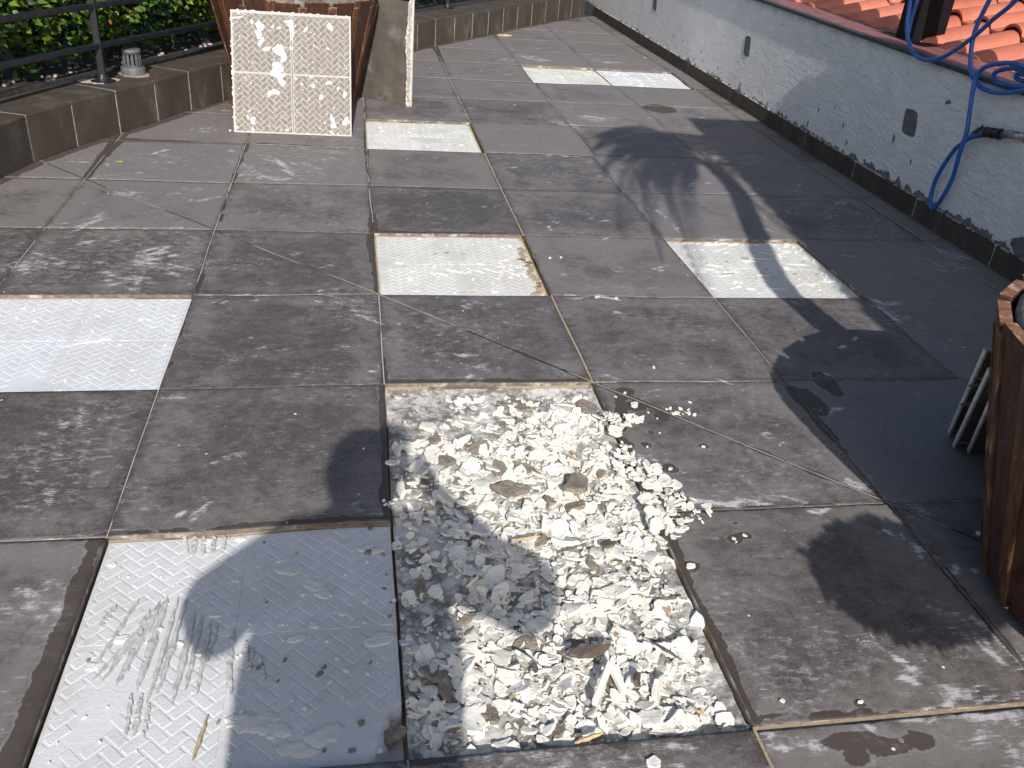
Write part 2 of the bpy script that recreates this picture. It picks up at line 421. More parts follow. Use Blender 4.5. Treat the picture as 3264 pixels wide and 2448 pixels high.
M['hair'] = simple('dark_hair', (.02, .014, .010), .6, .3, 80, .002)
M['phone'] = simple('phone_case', (.02, .02, .022), .3, .1, 30)
M['shoe'] = simple('brown_shoe', (.06, .035, .02), .5, .2, 30)
M['canvas'] = simple('canopy_boards', (.35, .33, .30), .7, .2, 8)
M['straw'] = simple('pale_splinter', (.52, .38, .20), .75, .25, 60)
M['yellow'] = simple('yellow_leaf', (.50, .40, .05), .6, .2, 60)

# ------------------------------------------------------------------ floor grid
T = 0.6
MEAS = [(0,2,504.7,1241),(0,3,614.3,939.9),(0,4,683.8,732),(0,5,737.5,583.4),(0,6,782.5,458.6),(1,2,1224.8,1223.7),(1,3,1206.9,937.2),(1,4,1191.1,742.9),(1,5,1175.9,591),(1,6,1167.8,473.2),
(2,2,1889.5,1217.5),(2,3,1756.9,940.8),(2,4,1668.2,749.1),(2,5,1598.9,604.4),(2,6,1543.5,485.7),(2,7,1499.5,390.4),(3,3,2277.1,948),(3,4,2117.3,761.1),(3,5,1992,613.5),(3,6,1894.3,495.9),(3,7,1816,399),(3,8,1755.6,325.3),
(4,6,2234.9,505),(4,7,2129,414.5),(4,8,2037.2,335),(4,4,2545.4,767.3),(3,2,2501,1213.5),(4,2,3060,1209),(3,1,2832,1603),(2,0,2403,2322.7),(0,1,338.5,1711.6),(1,1,1248.8,1658.9),(1,0,1300,2420),(-1,5,269.5,569.6),
(3,9,1703,263),(4,9,1956.8,269.6),(5,9,2211.8,282),(3,10,1658.4,206),(4,10,1894,217),(5,10,2133,225)]
MG = np.array([(i * T, j * T) for i, j, _, _ in MEAS])
MO = np.array([np.array(G(u / 1.4756, v / 1.4756)) - np.array((i * T, j * T)) for i, j, u, v in MEAS])
MO = np.clip(MO, -.02, .02)
def warp(X, Y):
    """the real slabs are laid a few millimetres off the ideal grid"""
    P = np.stack([X, Y], -1).astype(float); sh = P.shape; P = P.reshape(-1, 2)
    d2 = ((P[:, None, :] - MG[None]) ** 2).sum(-1); wt = 1 / (d2 + 0.02) ** 2
    o = (wt[..., None] * MO[None]).sum(1) / (wt.sum(1)[:, None] + 1 / (0.9) ** 4)
    return (P + o).reshape(sh)
def W1(x, y):
    q = warp(np.array([x]), np.array([y]))[0]; return float(q[0]), float(q[1])

PITS = {(-1, 2), (0, 0), (1, 0), (1, 1), (1, 3), (3, 3), (1, 6), (3, 9), (4, 9)}
XE = [i * T for i in range(-4, 6)] + [3.13]
YE = [j * T for j in range(-3, 16)]
# signed dark-stain features (metres)
def segd(P, a, b):
    a = np.array(a); b = np.array(b); ab = b - a; t = np.clip(((P - a) @ ab) / (ab @ ab), 0, 1)
    return np.sqrt(((P - (a + t[:, None] * ab)) ** 2).sum(1)), t
PAR = [(-1.42, 1.55), (-1.12, 2.45), (-.924, 2.954), (-.861, 3.202), (-.738, 3.48), (-.594, 3.743), (-.454, 4.013), (-.315, 4.298), (-.167, 4.56), (.25, 5.22), (.70, 5.92), (1.181, 6.655), (1.527, 7.09), (2.08, 7.848), (2.72, 8.66), (3.125, 9.12)]
STL = [  # a, b, width at a, width at b
 ((-.018, -.1), (-.018, .60), .030, .016), ((0, .61), (.6, .612), .010, .012), ((.592, .62), (.592, 1.2), .016, .012), ((.6, 1.212), (1.2, 1.212), .014, .012),
 ((1.208, 0.0), (1.208, .9), .014, .016), ((1.215, .55), (1.30, .64), .02, .01), ((1.22, .95), (1.27, 1.15), .018, .02), ((.01, 1.25), (.0, 1.75), .004, .008), ((.01, 1.8), (.01, 2.1), .014, .004),
 ((.6, 1.2), (.607, 1.5), .014, .004), ((.01, 2.45), (0, 2.9), .012, .004), ((.6, 2.4), (.6, 2.75), .028, .006), ((.0, 2.98), (.01, 3.6), .010, .016), ((.595, 1.8), (.588, 2.4), .010, .024),
 ((.6, 2.415), (1.2, 2.415), .022, .010), ((-.6, 3.0), (-.6, 3.75), .016, .040), ((-.6, 3.62), (0, 3.6), .032, .010), ((.6, 3.2), (.6, 3.9), .008, .016), ((0, 3.0), (.3, 3.0), .010, .002),
 ((-1.2, 3.0), (-.6, 3.0), .004, .008), ((1.2, 1.2), (1.8, .6), .015, .010), ((.7, 1.7), (1.2, 1.2), .004, .012), ((1.8, .6), (1.8, .0), .006, .012), ((1.3, .60), (1.8, .60), .012, .006),
 ((1.8, 1.2), (2.4, .6), .0, .004), ((1.8, 1.15), (1.8, .8), .022, .012), ((1.2, .0), (2.0, .0), .008, .014), ((1.8, 1.8), (1.8, 2.4), .006, .004), ((.0, 3.62), (.6, 3.61), .012, .006), ((1.2, 2.4), (1.2, 3.2), .006, .010),
 ((.60, .0), (.66, .01), .02, .03), ((-.3, .6), (-.0, .6), .004, .008), ((1.2, 6.0), (1.2, 6.7), .02, .03), ((2.4, 6.0), (3.0, 5.7), .01, .02)]
for i in range(len(PAR) - 1): STL.append((PAR[i], PAR[i + 1], .045, .045))
STB = [(1610, 1545, .0), ]
STE = []   # ellipses (x, y, rx, ry)
def ell(u, v, ru, rv):
    a = G(u, v); b = G(u + ru, v); c = G(u, v - rv); STE.append((a[0], a[1], abs(b[0] - a[0]) + 1e-4, abs(c[1] - a[1]) + 1e-4))
for e_ in [(1665, 1545, 70, 10), (1780, 1548, 75, 22), (1850, 1545, 40, 14), (1830, 1600, 70, 22), (1930, 1612, 80, 22), (1985, 1600, 50, 26), (1850, 1630, 30, 26), (1585, 1165, 22, 12), (1608, 1158, 16, 10), (1370, 880, 28, 12),
 (1362, 965, 12, 7), (1398, 965, 11, 8), (1448, 1015, 17, 10), (1520, 965, 8, 7), (1488, 1225, 24, 14), (1470, 1130, 24, 14), (1440, 1120, 26, 16), (1858, 1518, 14, 8), (1690, 1515, 8, 6), (1585, 1133, 8, 4), (1430, 905, 18, 10), (1352, 905, 14, 8),
 (1350, 848, 24, 10), (1427, 236, 34, 9), (1445, 1075, 34, 10), (1405, 935, 10, 7), (370, 240, 40, 5), (600, 212, 30, 5), (520, 1700, 30, 20), (660, 735, 4, 3), (925, 1060, 8, 4), (1790, 830, 24, 30), (1760, 870, 26, 30)]: ell(*e_)
def stain_field(P):
    s = np.full(len(P), -.05)
    for a, b, wa, wb in STL:
        d, t = segd(P, a, b); s = np.maximum(s, wa + (wb - wa) * t - d)
    for (x, y, rx, ry) in STE:
        r = np.sqrt(((P[:, 0] - x) / rx) ** 2 + ((P[:, 1] - y) / ry) ** 2); s = np.maximum(s, (1 - r) * min(rx, ry) * 1.0)
    return s
# smears: (u1,v1,u2,v2,width m,intensity,channel)
SM = [(2000, 1540, 2212, 1512, .018, .8, 0), (2040, 1490, 2212, 1500, .022, .5, 1), (1930, 1552, 2060, 1530, .010, .7, 0), (1640, 1588, 1730, 1595, .016, .8, 0), (1700, 1600, 1790, 1622, .014, .6, 0), (1460, 1082, 1660, 1085, .010, .9, 0), (1600, 1060, 1740, 1082, .016, .5, 0),
 (1750, 1100, 1800, 1104, .016, .9, 0), (1640, 935, 1700, 950, .014, .6, 0), (1820, 1040, 1890, 1068, .012, .9, 0), (1850, 1030, 1900, 1062, .02, .6, 0), (1940, 1080, 1990, 1100, .02, .5, 0), (1930, 1160, 2010, 1210, .02, .65, 1), (1990, 1290, 2120, 1400, .03, .42, 1),
 (2085, 1330, 2200, 1440, .03, .62, 1), (1830, 1360, 1960, 1430, .022, .4, 0), (1930, 1440, 1990, 1460, .02, .8, 1), (1560, 1040, 1590, 1050, .01, .5, 1), (1620, 1480, 1660, 1500, .012, .5, 1), (1560, 1500, 1640, 1560, .04, .35, 0), (1480, 1420, 1560, 1520, .03, .35, 0),
 (2120, 1600, 2212, 1570, .05, .5, 1), (1880, 1580, 1930, 1600, .02, .8, 0), (2150, 1540, 2212, 1545, .02, .6, 1), (1870, 640, 1960, 690, .030, .8, 0), (1890, 655, 2030, 652, .012, .55, 0), (1960, 690, 2090, 745, .010, .3, 1), (1690, 640, 1740, 655, .02, .5, 0),
 (1560, 660, 1620, 668, .015, .4, 0), (1290, 640, 1340, 646, .014, .9, 0), (1200, 640, 1280, 642, .012, .5, 0), (1450, 480, 1480, 500, .02, .7, 0), (1420, 450, 1450, 470, .02, .6, 0), (1640, 490, 1680, 500, .02, .5, 0), (1400, 425, 1440, 440, .03, .4, 0),
 (1240, 250, 1340, 262, .05, .75, 0), (1170, 262, 1260, 275, .03, .6, 0), (1300, 345, 1350, 350, .02, .4, 0), (1130, 128, 1190, 132, .05, .85, 0), (1265, 128, 1340, 136, .05, .6, 0), (1080, 128, 1110, 132, .03, .7, 0), (1120, 120, 1150, 124, .03, .8, 0),
 (1330, 215, 1390, 225, .03, .3, 0), (1440, 290, 1560, 310, .02, .55, 0), (1560, 330, 1680, 345, .02, .4, 0), (1900, 470, 1990, 520, .03, .35, 0), (1680, 400, 1780, 430, .02, .45, 0), (1800, 440, 1880, 470, .02, .4, 0), (1980, 560, 2120, 590, .04, .45, 0), (2000, 530, 2100, 560, .03, .6, 0),
 (1540, 340, 1640, 348, .02, .5, 0), (600, 345, 640, 375, .03, .8, 1), (570, 375, 640, 385, .03, .7, 0), (650, 335, 720, 345, .02, .5, 0), (640, 345, 700, 365, .03, .4, 0), (720, 325, 760, 330, .03, .5, 0), (560, 330, 600, 345, .02, .5, 0), (510, 345, 560, 390, .05, .4, 0),
 (400, 322, 440, 330, .02, .5, 0), (340, 330, 400, 345, .03, .35, 0), (240, 410, 330, 425, .02, .5, 0), (250, 420, 320, 415, .02, .5, 1), (390, 410, 450, 405, .03, .4, 0), (430, 430, 470, 425, .02, .6, 1), (160, 490, 230, 470, .03, .6, 0), (120, 560, 190, 575, .05, .6, 0),
 (280, 560, 380, 540, .05, .7, 1), (60, 560, 100, 570, .04, .5, 0), (200, 590, 270, 605, .04, .6, 0), (10, 590, 80, 570, .04, .6, 0), (300, 560, 400, 590, .06, .55, 0), (230, 600, 330, 620, .04, .6, 0), (690, 650, 760, 660, .03, .45, 0), (760, 680, 820, 700, .02, .6, 0), (700, 760, 800, 745, .012, .45, 0),
 (560, 765, 620, 750, .012, .3, 1), (490, 765, 560, 775, .02, .35, 0), (950, 780, 1000, 795, .03, .4, 0), (1010, 800, 1060, 790, .01, .55, 1), (980, 770, 1040, 775, .01, .6, 0), (870, 700, 920, 705, .03, .4, 0), (1000, 660, 1030, 662, .03, .6, 0), (1060, 660, 1080, 665, .03, .4, 0),
 (80, 1310, 180, 1345, .05, .55, 0), (60, 1280, 130, 1300, .04, .4, 0), (150, 900, 200, 930, .04, .45, 0), (60, 1080, 100, 1090, .03, .5, 0), (200, 880, 330, 870, .05, .35, 0), (100, 950, 160, 1010, .05, .35, 0), (1170, 870, 1200, 880, .02, .3, 0), (1100, 1640, 1300, 1630, .05, .5, 0), (1350, 1600, 1450, 1620, .05, .5, 0),
 (950, 1640, 1090, 1650, .06, .45, 0), (2060, 1530, 2200, 1560, .02, .4, 0), (1420, 985, 1470, 1015, .02, .4, 1), (1510, 740, 1560, 745, .02, .2, 0), (980, 1060, 1010, 1070, .01, .4, 0), (1620, 200, 1700, 215, .05, .35, 0), (1100, 60, 1180, 70, .1, .3, 0)]
def smear_fields(P):
    F = [np.zeros(len(P)), np.zeros(len(P))]; lo = P.min(0); hi = P.max(0)
    for (a_, b_, wd, it, ch) in SM_W:
        m_ = 2.6 * wd
        if max(a_[0], b_[0]) + m_ < lo[0] or min(a_[0], b_[0]) - m_ > hi[0] or max(a_[1], b_[1]) + m_ < lo[1] or min(a_[1], b_[1]) - m_ > hi[1]: continue
        d, t = segd(P, a_, b_); F[ch] = np.maximum(F[ch], it * (.35 + .65 * np.sin(np.pi * np.clip(t, .02, .98)) ** .5) * np.exp(-(d / wd) ** 2))
    return F
SM_W = []; rs = random.Random(5)
def bundle(a_, b_, wd, it, ch, n):
    L = math.hypot(b_[0] - a_[0], b_[1] - a_[1]) + 1e-6; an = math.atan2(b_[1] - a_[1], b_[0] - a_[0])
    for q in range(n):
        t = rs.uniform(.1, .9); x = a_[0] + (b_[0] - a_[0]) * t + rs.gauss(0, wd * .8); y = a_[1] + (b_[1] - a_[1]) * t + rs.gauss(0, wd * .8)
        l2 = L * rs.uniform(.18, .6); a2 = an + rs.gauss(0, .16) + (rs.random() < .12) * rs.uniform(-.9, .9)
        dx, dy = math.cos(a2) * l2 / 2, math.sin(a2) * l2 / 2
        SM_W.append(((x - dx, y - dy), (x + dx, y + dy), rs.uniform(.0035, .0075) + wd * .14, it * rs.uniform(.55, 1.1), ch))
for (a, b, c, d, wd, it, ch) in SM:
    bundle(G(a, b), G(c, d), wd, it * .85, ch, 9 if wd > .02 else 5)
    SM_W.append((G(a, b), G(c, d), wd * .8, it * .30, ch))
for k in range(420):
    x = rs.uniform(-1.4, 3.0); y = rs.uniform(-.3, 7.5); L = rs.uniform(.02, .13); a = rs.gauss(0, .5) + (rs.random() < .25) * 1.3
    bundle((x, y), (x + L * math.cos(a), y + L * math.sin(a)), rs.uniform(.008, .03), rs.uniform(.25, .75), 1 if a < -.4 else 0, rs.randint(1, 4))
HZE = [(240, 550, 260, 60, .9), (640, 355, 150, 45, .8), (150, 1000, 170, 130, .7), (130, 1310, 120, 60, .8), (1560, 1055, 160, 40, .7), (1700, 1400, 260, 130, .55), (1620, 1330, 120, 120, .4), (1000, 720, 160, 60, .5), (560, 560, 160, 30, .2), (1150, 1640, 420, 30, .7), (1950, 1600, 260, 40, .5), (760, 670, 80, 30, .7), (1180, 145, 120, 16, .8), (1290, 260, 90, 16, .8), (1900, 460, 220, 60, .6), (1450, 700, 120, 40, .25), (1960, 700, 100, 40, .5), (340, 340, 130, 25, .4), (640, 450, 140, 40, .4), (930, 60, 80, 20, .5), (2050, 560, 100, 30, .6), (1330, 620, 60, 14, .5), (640, 200, 90, 30, .3)]
HZW = []
for (u, v, ru, rv, it) in HZE:
    c_ = G(u, v); q1 = G(u + ru, v); q2 = G(u, v - rv); HZW.append((c_[0], c_[1], abs(q1[0] - c_[0]), abs(q2[1] - c_[1]), it))
for k in range(45): HZW.append((rs.uniform(-1.3, 3.0), rs.uniform(0, 8), rs.uniform(.05, .25), rs.uniform(.05, .25), rs.uniform(.2, .6)))
def haze_field(P):
    s_ = np.zeros(len(P))
    for (x, y, rx, ry, it) in HZW: s_ = np.maximum(s_, it * np.exp(-((P[:, 0] - x) / rx) ** 2 - ((P[:, 1] - y) / ry) ** 2))
    return s_
DUST = {(0, 1): -.10, (-1, 1): -.12, (-1, 3): -.14, (0, 2): -.10, (0, 3): -.03, (1, 2): .0, (2, 2): .0, (1, 5): -.03, (0, 4): .06, (0, 5): .12, (-1, 5): .05, (2, 1): .02, (2, 0): -.02, (-2, 4): .05, (0, 6): .10, (-1, 6): .16, (-1, 4): .0, (-2, 3): -.14, (2, 8): .03, (2, 10): .12, (3, 10): .12, (4, 10): .10, (2, 11): .16, (1, 10): .2, (1, 9): .05, (4, 8): .06}
VX, FC, MI, AT = [], [], [], {'stain': [], 'smear': [], 'smear2': [], 'diag': [], 'dust': [], 'specks': [], 'haze': [], 'rnd': []}
nv = 0
def lines_for(ci, cj):
    """how wide each joint of a cell is: left, right, bottom, top half-gaps"""
    g = [.0016, .0016, .0016, .0016]
    if ci == 2 and -1 <= cj <= 8: g[0] = .0045
    if ci == 1 and -1 <= cj <= 8: g[1] = .0025
    if ci >= 2 and cj == 0: g[2] = .005
    if ci >= 2 and cj == -1: g[3] = .005
    return g
for ci in range(len(XE) - 1):
    for cj in range(len(YE) - 1):
        I = ci - 4; J = cj - 3
        if (I, J) in PITS: continue
        x0, x1, y0, y1 = XE[ci], XE[ci + 1], YE[cj], YE[cj + 1]
        # skip cells wholly beyond the parapet
        def inside(x, y):
            for k in range(len(PAR) - 1):
                (ax, ay), (bx, by) = PAR[k], PAR[k + 1]
                if ay <= y <= by: return x > ax + (bx - ax) * (y - ay) / (by - ay) - .12
            return y < PAR[0][1]
        if not any(inside(x, y) for x in (x0, x1) for y in (y0, y1)): continue
        gl, gr, gb, gt = lines_for(I, J)
        near = y0 < 2.35 and x1 > -.65
        n = 96 if (near and x1 > 0 and y0 < 1.3) else (64 if near else 40 if y0 < 4.3 else 24)
        if y1 < -.5 or x0 < -1.3: n = min(n, 24)
        nx = max(3, int(n * (x1 - x0) / T)); ny = n
        ux = np.linspace(x0 + gl, x1 - gr, nx + 1); uy = np.linspace(y0 + gb, y1 - gt, ny + 1)
        X, Y = np.meshgrid(ux, uy); P = np.stack([X.ravel(), Y.ravel()], 1)
        Wp = warp(P[:, 0], P[:, 1])
        r = np.random.default_rng(abs(I * 91 + J * 17) + 3)
        tilt = r.normal(0, .0012, 2); zz = r.normal(0, .0004) + (P[:, 0] - (x0 + x1) / 2) * tilt[0] + (P[:, 1] - (y0 + y1) / 2) * tilt[1]
        # arris rounded at the rim of the slab
        ed = np.minimum(np.minimum(P[:, 0] - ux[0], ux[-1] - P[:, 0]), np.minimum(P[:, 1] - uy[0], uy[-1] - P[:, 1]))
        zz = zz - .0009 * (ed < 1e-6)
        top = np.column_stack([Wp, zz]); nt = len(top)
        idx = np.arange(nt).reshape(ny + 1, nx + 1)
        q = np.stack([idx[:-1, :-1], idx[:-1, 1:], idx[1:, 1:], idx[1:, :-1]], -1).reshape(-1, 4) + nv
        # skirts: tile body then mortar
        ring = np.concatenate([idx[0, :-1], idx[:-1, -1], idx[-1, :0:-1], idx[:0:-1, 0]])
        lowv = top[ring].copy(); lowv[:, 2] = -.012; low2 = lowv.copy(); low2[:, 2] = -.05
        R_ = len(ring); a = ring + nv; b = np.arange(R_) + nv + nt; c2 = b + R_
        sk = np.stack([a, b, np.roll(b, -1), np.roll(a, -1)], 1); sk2 = np.stack([b, c2, np.roll(c2, -1), np.roll(b, -1)], 1)
        VX.append(np.concatenate([top, lowv, low2])); FC.append(np.concatenate([q, sk, sk2]))
        MI.append(np.concatenate([np.zeros(len(q)), np.ones(len(sk)), np.ones(len(sk2)) * 2]).astype(np.int32))
        allP = np.concatenate([P, P[ring], P[ring]])
        f = smear_fields(allP)
        AT['stain'].append(stain_field(allP)); AT['smear'].append(f[0]); AT['smear2'].append(f[1])
        dgv = (allP[:, 0] + allP[:, 1] - 2.4) / math.sqrt(2)
        AT['diag'].append(dgv); AT['haze'].append(haze_field(allP))
        du = np.full(len(allP), DUST.get((I, J), r.normal(0, .03)))
        if y1 > 5: du += .05
        ddv = ed if False else np.minimum(np.minimum(allP[:, 0] - x0, x1 - allP[:, 0]), np.minimum(allP[:, 1] - y0, y1 - allP[:, 1]))
        du = du + .10 * np.exp(-((ddv - .05) / .04) ** 2) - .10 * np.exp(-(ddv / .012) ** 2)
        AT['dust'].append(du)
        dr = np.sqrt((allP[:, 0] - 1.3) ** 2 + (allP[:, 1] - .5) ** 2)
        AT['specks'].append(.16 * np.exp(-(dr / .55) ** 2) - .02 + (.03 if J < 3 else -.06))
        AT['rnd'].append(np.tile(r.random(3), (len(allP), 1)))
        nv += len(allP)
def mesh_np(name, V, F, mats, mi=None):
    me = bpy.data.meshes.new(name); V = np.asarray(V, dtype=np.float32); F = np.asarray(F, dtype=np.int32)
    me.vertices.add(len(V)); me.vertices.foreach_set('co', V.ravel())
    k = F.shape[1]; me.loops.add(F.size); me.loops.foreach_set('vertex_index', F.ravel())
    me.polygons.add(len(F)); me.polygons.foreach_set('loop_start', np.arange(0, F.size, k, dtype=np.int32))
    for m in mats: me.materials.append(m)
    if mi is not None: me.polygons.foreach_set('material_index', np.asarray(mi, dtype=np.int32))
    me.update(calc_edges=True); me.validate()
    return me
me = mesh_np('floor', np.concatenate(VX), np.concatenate(FC), [M['floor'], M['tileside'], M['tan']], np.concatenate(MI))
for k in ('stain', 'smear', 'smear2', 'diag', 'dust', 'specks', 'haze'):
    a = me.attributes.new(k, 'FLOAT', 'POINT'); a.data.foreach_set('value', np.concatenate(AT[k]).astype(np.float32))
a = me.attributes.new('rnd', 'FLOAT_VECTOR', 'POINT'); a.data.foreach_set('vector', np.concatenate(AT['rnd']).astype(np.float32).ravel())
floor = bpy.data.objects.new('floor', me); COL.objects.link(floor); tag(floor, kind='structure', label='dark grey square porcelain slabs of the terrace floor')

# screed below the slabs and the joints
m = MB(); m.poly([(-3, -3, -.05), (3.14, -3, -.05), (3.14, 9.3, -.05), (-3, 9.3, -.05)], [(0, 1, 2, 3)])
o = m.build('screed', M['tan']); tag(o, kind='structure', label='bare mortar screed under the slabs')
m = MB()
def jstrip(a, b, half, mi, z=-.0022):
    L = math.hypot(b[0] - a[0], b[1] - a[1]); n = max(2, int(L / .1)); t = ((b[0] - a[0]) / L, (b[1] - a[1]) / L)
    vs = []
    for i in range(n + 1):
        x = a[0] + (b[0] - a[0]) * i / n; y = a[1] + (b[1] - a[1]) * i / n; zz = z + random.uniform(-.0012, .0006)
        for s_ in (-1, 1):
            p = W1(x - t[1] * half * s_, y + t[0] * half * s_); vs.append((p[0], p[1], zz))
    m.poly(vs, [(2 * i + 1, 2 * i, 2 * i + 2, 2 * i + 3) for i in range(n)], mi)
for I in range(-3, 6):
    for J in range(-3, 15):
        if (I, J) in PITS and (I - 1, J) in PITS: continue
        if (I, J) in PITS or (I - 1, J) in PITS: continue
        wide = (I == 2 and -1 <= J <= 8)
        jstrip((I * T, J * T), (I * T, J * T + T), .0047 if wide else .0025, 1 if wide else 0)
for I in range(-4, 5):
    for J in range(-2, 15):
        if (I, J) in PITS or (I, J - 1) in PITS: continue
        wide = (I >= 2 and J == 0)
        jstrip((I * T, J * T), (I * T + T, J * T), .0052 if wide else .0025, 1 if wide else 0)
o = m.build('floor_joints', [M['grout'], M['tan']]); tag(o, kind='structure', label='thin pale and brown joints between the floor slabs')

# ground sheet far below the roof terrace, and the soil bed behind the curb
m = MB(); m.poly([(-400, -400, -3.2), (400, -400, -3.2), (400, 400, -3.2), (-400, 400, -3.2)], [(0, 1, 2, 3)])
o = m.build('ground', M['soil']); tag(o, kind='structure', label='dark ground far below the terrace')

# ------------------------------------------------------------------ adhesive beds
def bed(I, J, label, seed, mat, edge=None, extra=None, pattern=True, ybeg=0.0, cutcorner=False, quadline=True):
    x0, y0 = I * T + .004, J * T + .004 + ybeg; x1, y1 = (I + 1) * T - .004, (J + 1) * T - .004
    root = empty('adhesive_bed', ((x0 + x1) / 2, (y0 + y1) / 2, -.05)); tag(root, label, 'adhesive bed', 'white adhesive beds where slabs were lifted')
    ox, oy = root.location.x, root.location.y
    n = 50; r = random.Random(seed)
    V = []; F = []; E = []
    for j in range(n + 1):
        for i in range(n + 1):
            x = x0 + (x1 - x0) * i / n; y = y0 + (y1 - y0) * j / n
            z = -.0135 + .0016 * mnoise.noise(Vector((x * 9, y * 9, seed)))
            p = W1(x, y)
            if cutcorner:
                q = (x - .565) + max(0, .10 - y) * 1.2 - .012 * mnoise.noise(Vector((x * 40, y * 40, 2.)))
                if x > .53 and y < .12 and (x - .565) * 1.0 + (.09 - y) * .40 > 0.02 * mnoise.noise(Vector((x * 30, y * 30, 5.))) + .012: z = -.045
            V.append((p[0] - ox, p[1] - oy, z + .05))
            e = 0
            if edge: e = edge((x - I * T) / T, (y - J * T) / T)
            e += .45 * math.exp(-min(x - x0, x1 - x, y1 - y, (y - y0) * 1.5) / .006)
            E.append(e)
    for j in range(n):
        for i in range(n):
            a = j * (n + 1) + i; F.append((a, a + 1, a + n + 2, a + n + 1))
    me_ = mesh_np('bed_surface', V, F, [mat])
    at = me_.attributes.new('edge', 'FLOAT', 'POINT'); at.data.foreach_set('value', np.array(E, dtype=np.float32))
    o = bpy.data.objects.new('bed_surface', me_); COL.objects.link(o); o.parent = root
    me_.polygons.foreach_set('use_smooth', np.ones(len(me_.polygons), dtype=bool))
    if pattern:
        mb = MB()
        xm, ym = (x0 + x1) / 2, (I * 0 + J * T + .3)
        for (a, b, c, d) in ((x0 + .006, y0 + .006, xm - .008, ym - .006), (xm + .008, y0 + .006, x1 - .006, ym - .006), (x0 + .006, ym + .006, xm - .008, y1 - .006), (xm + .008, ym + .006, x1 - .006, y1 - .006)):
            for q in herring(a, b, c, d, .0225, .0040):
                cx = sum(p[0] for p in q) / len(q); cy = sum(p[1] for p in q) / len(q)
                if mnoise.noise(Vector((cx * 6, cy * 6, seed + 3.3))) > .34: continue
                if cutcorner and cx > .53 and cy < .11: continue
                if area2(q) < 0: q = q[::-1]
                zz = -.0135 + .0016 * mnoise.noise(Vector((cx * 9, cy * 9, seed))) + .05
                t1, t2 = r.uniform(-.0004, .0004), r.uniform(-.0004, .0004)
                qq = [W1(*p) for p in q]; n_ = len(q)
                ins = [(cx + (p[0] - cx) * .90, cy + (p[1] - cy) * .90) for p in q]; ii = [W1(*p) for p in ins]
                h = r.uniform(.0007, .0014)
                vs = [(p[0] - ox, p[1] - oy, zz - .0003) for p in qq] + [(p[0] - ox, p[1] - oy, zz + h + (p[0] - cx) * 3 * t1 * 10) for p in ii]
                fs = [tuple(range(n_, 2 * n_))] + [(k, (k + 1) % n_, n_ + (k + 1) % n_, n_ + k) for k in range(n_)]
                mb.poly(vs, fs)
        o = mb.build('herringbone_imprint', mat, root)
        at = o.data.attributes.new('edge', 'FLOAT', 'POINT')
        at.data.foreach_set('value', np.array([edge((v[0] + ox - I * T) / T, (v[1] + oy - J * T) / T) if edge else 0 for v in mb.v], dtype=np.float32))
    if extra: extra(root, ox, oy, r)
    return root
def lumps(root, ox, oy, specs, mat, name='plaster_lumps', zb=.0375, h=.006):
    """irregular raised lumps: (x, y, rx, ry, rot)"""
    mb = MB()
    for k, (x, y, rx, ry, ro) in enumerate(specs):
        n = 14; ps = blob(x - ox, y - oy, rx, ry, ro, n, .30, k * 7 + int(x * 1000)); cx, cy = x - ox, y - oy
        hh = h * random.uniform(.5, 1.1)
        rings = [(1.0, -.001), (.86, hh * .7), (.5, hh), ]
        k0 = len(mb.v)
        for f, z in rings:
            for p in ps: mb.v.append((cx + (p[0] - cx) * f, cy + (p[1] - cy) * f, zb + z + random.uniform(-.18, .18) * hh * (z > 0)))
        mb.v.append((cx, cy, zb + hh * random.uniform(.7, 1.0)))
        for q in range(2):
            for i in range(n): mb.f.append((k0 + q * n + i, k0 + q * n + (i + 1) % n, k0 + (q + 1) * n + (i + 1) % n, k0 + (q + 1) * n + i)); mb.m.append(0)
        for i in range(n): mb.f.append((k0 + 2 * n + i, k0 + 2 * n + (i + 1) % n, k0 + 3 * n)); mb.m.append(0)
    if mb.f:
        o = mb.build(name, mat, root); tag(o, kind='stuff')
        at = o.data.attributes.new('edge', 'FLOAT', 'POINT')
    return
def rand_lumps(I, J, n, r, smin=.004, smax=.02, x0=.03, x1=.97, y0=.03, y1=.97):
    out = []
    for _ in range(n):
        s_ = smin + (smax - smin) * r.random() ** 2.5
        out.append(((I + r.uniform(x0, x1)) * T, (J + r.uniform(y0, y1)) * T, s_, s_ * r.uniform(.35, .9), r.uniform(-.5, .5)))
    return out
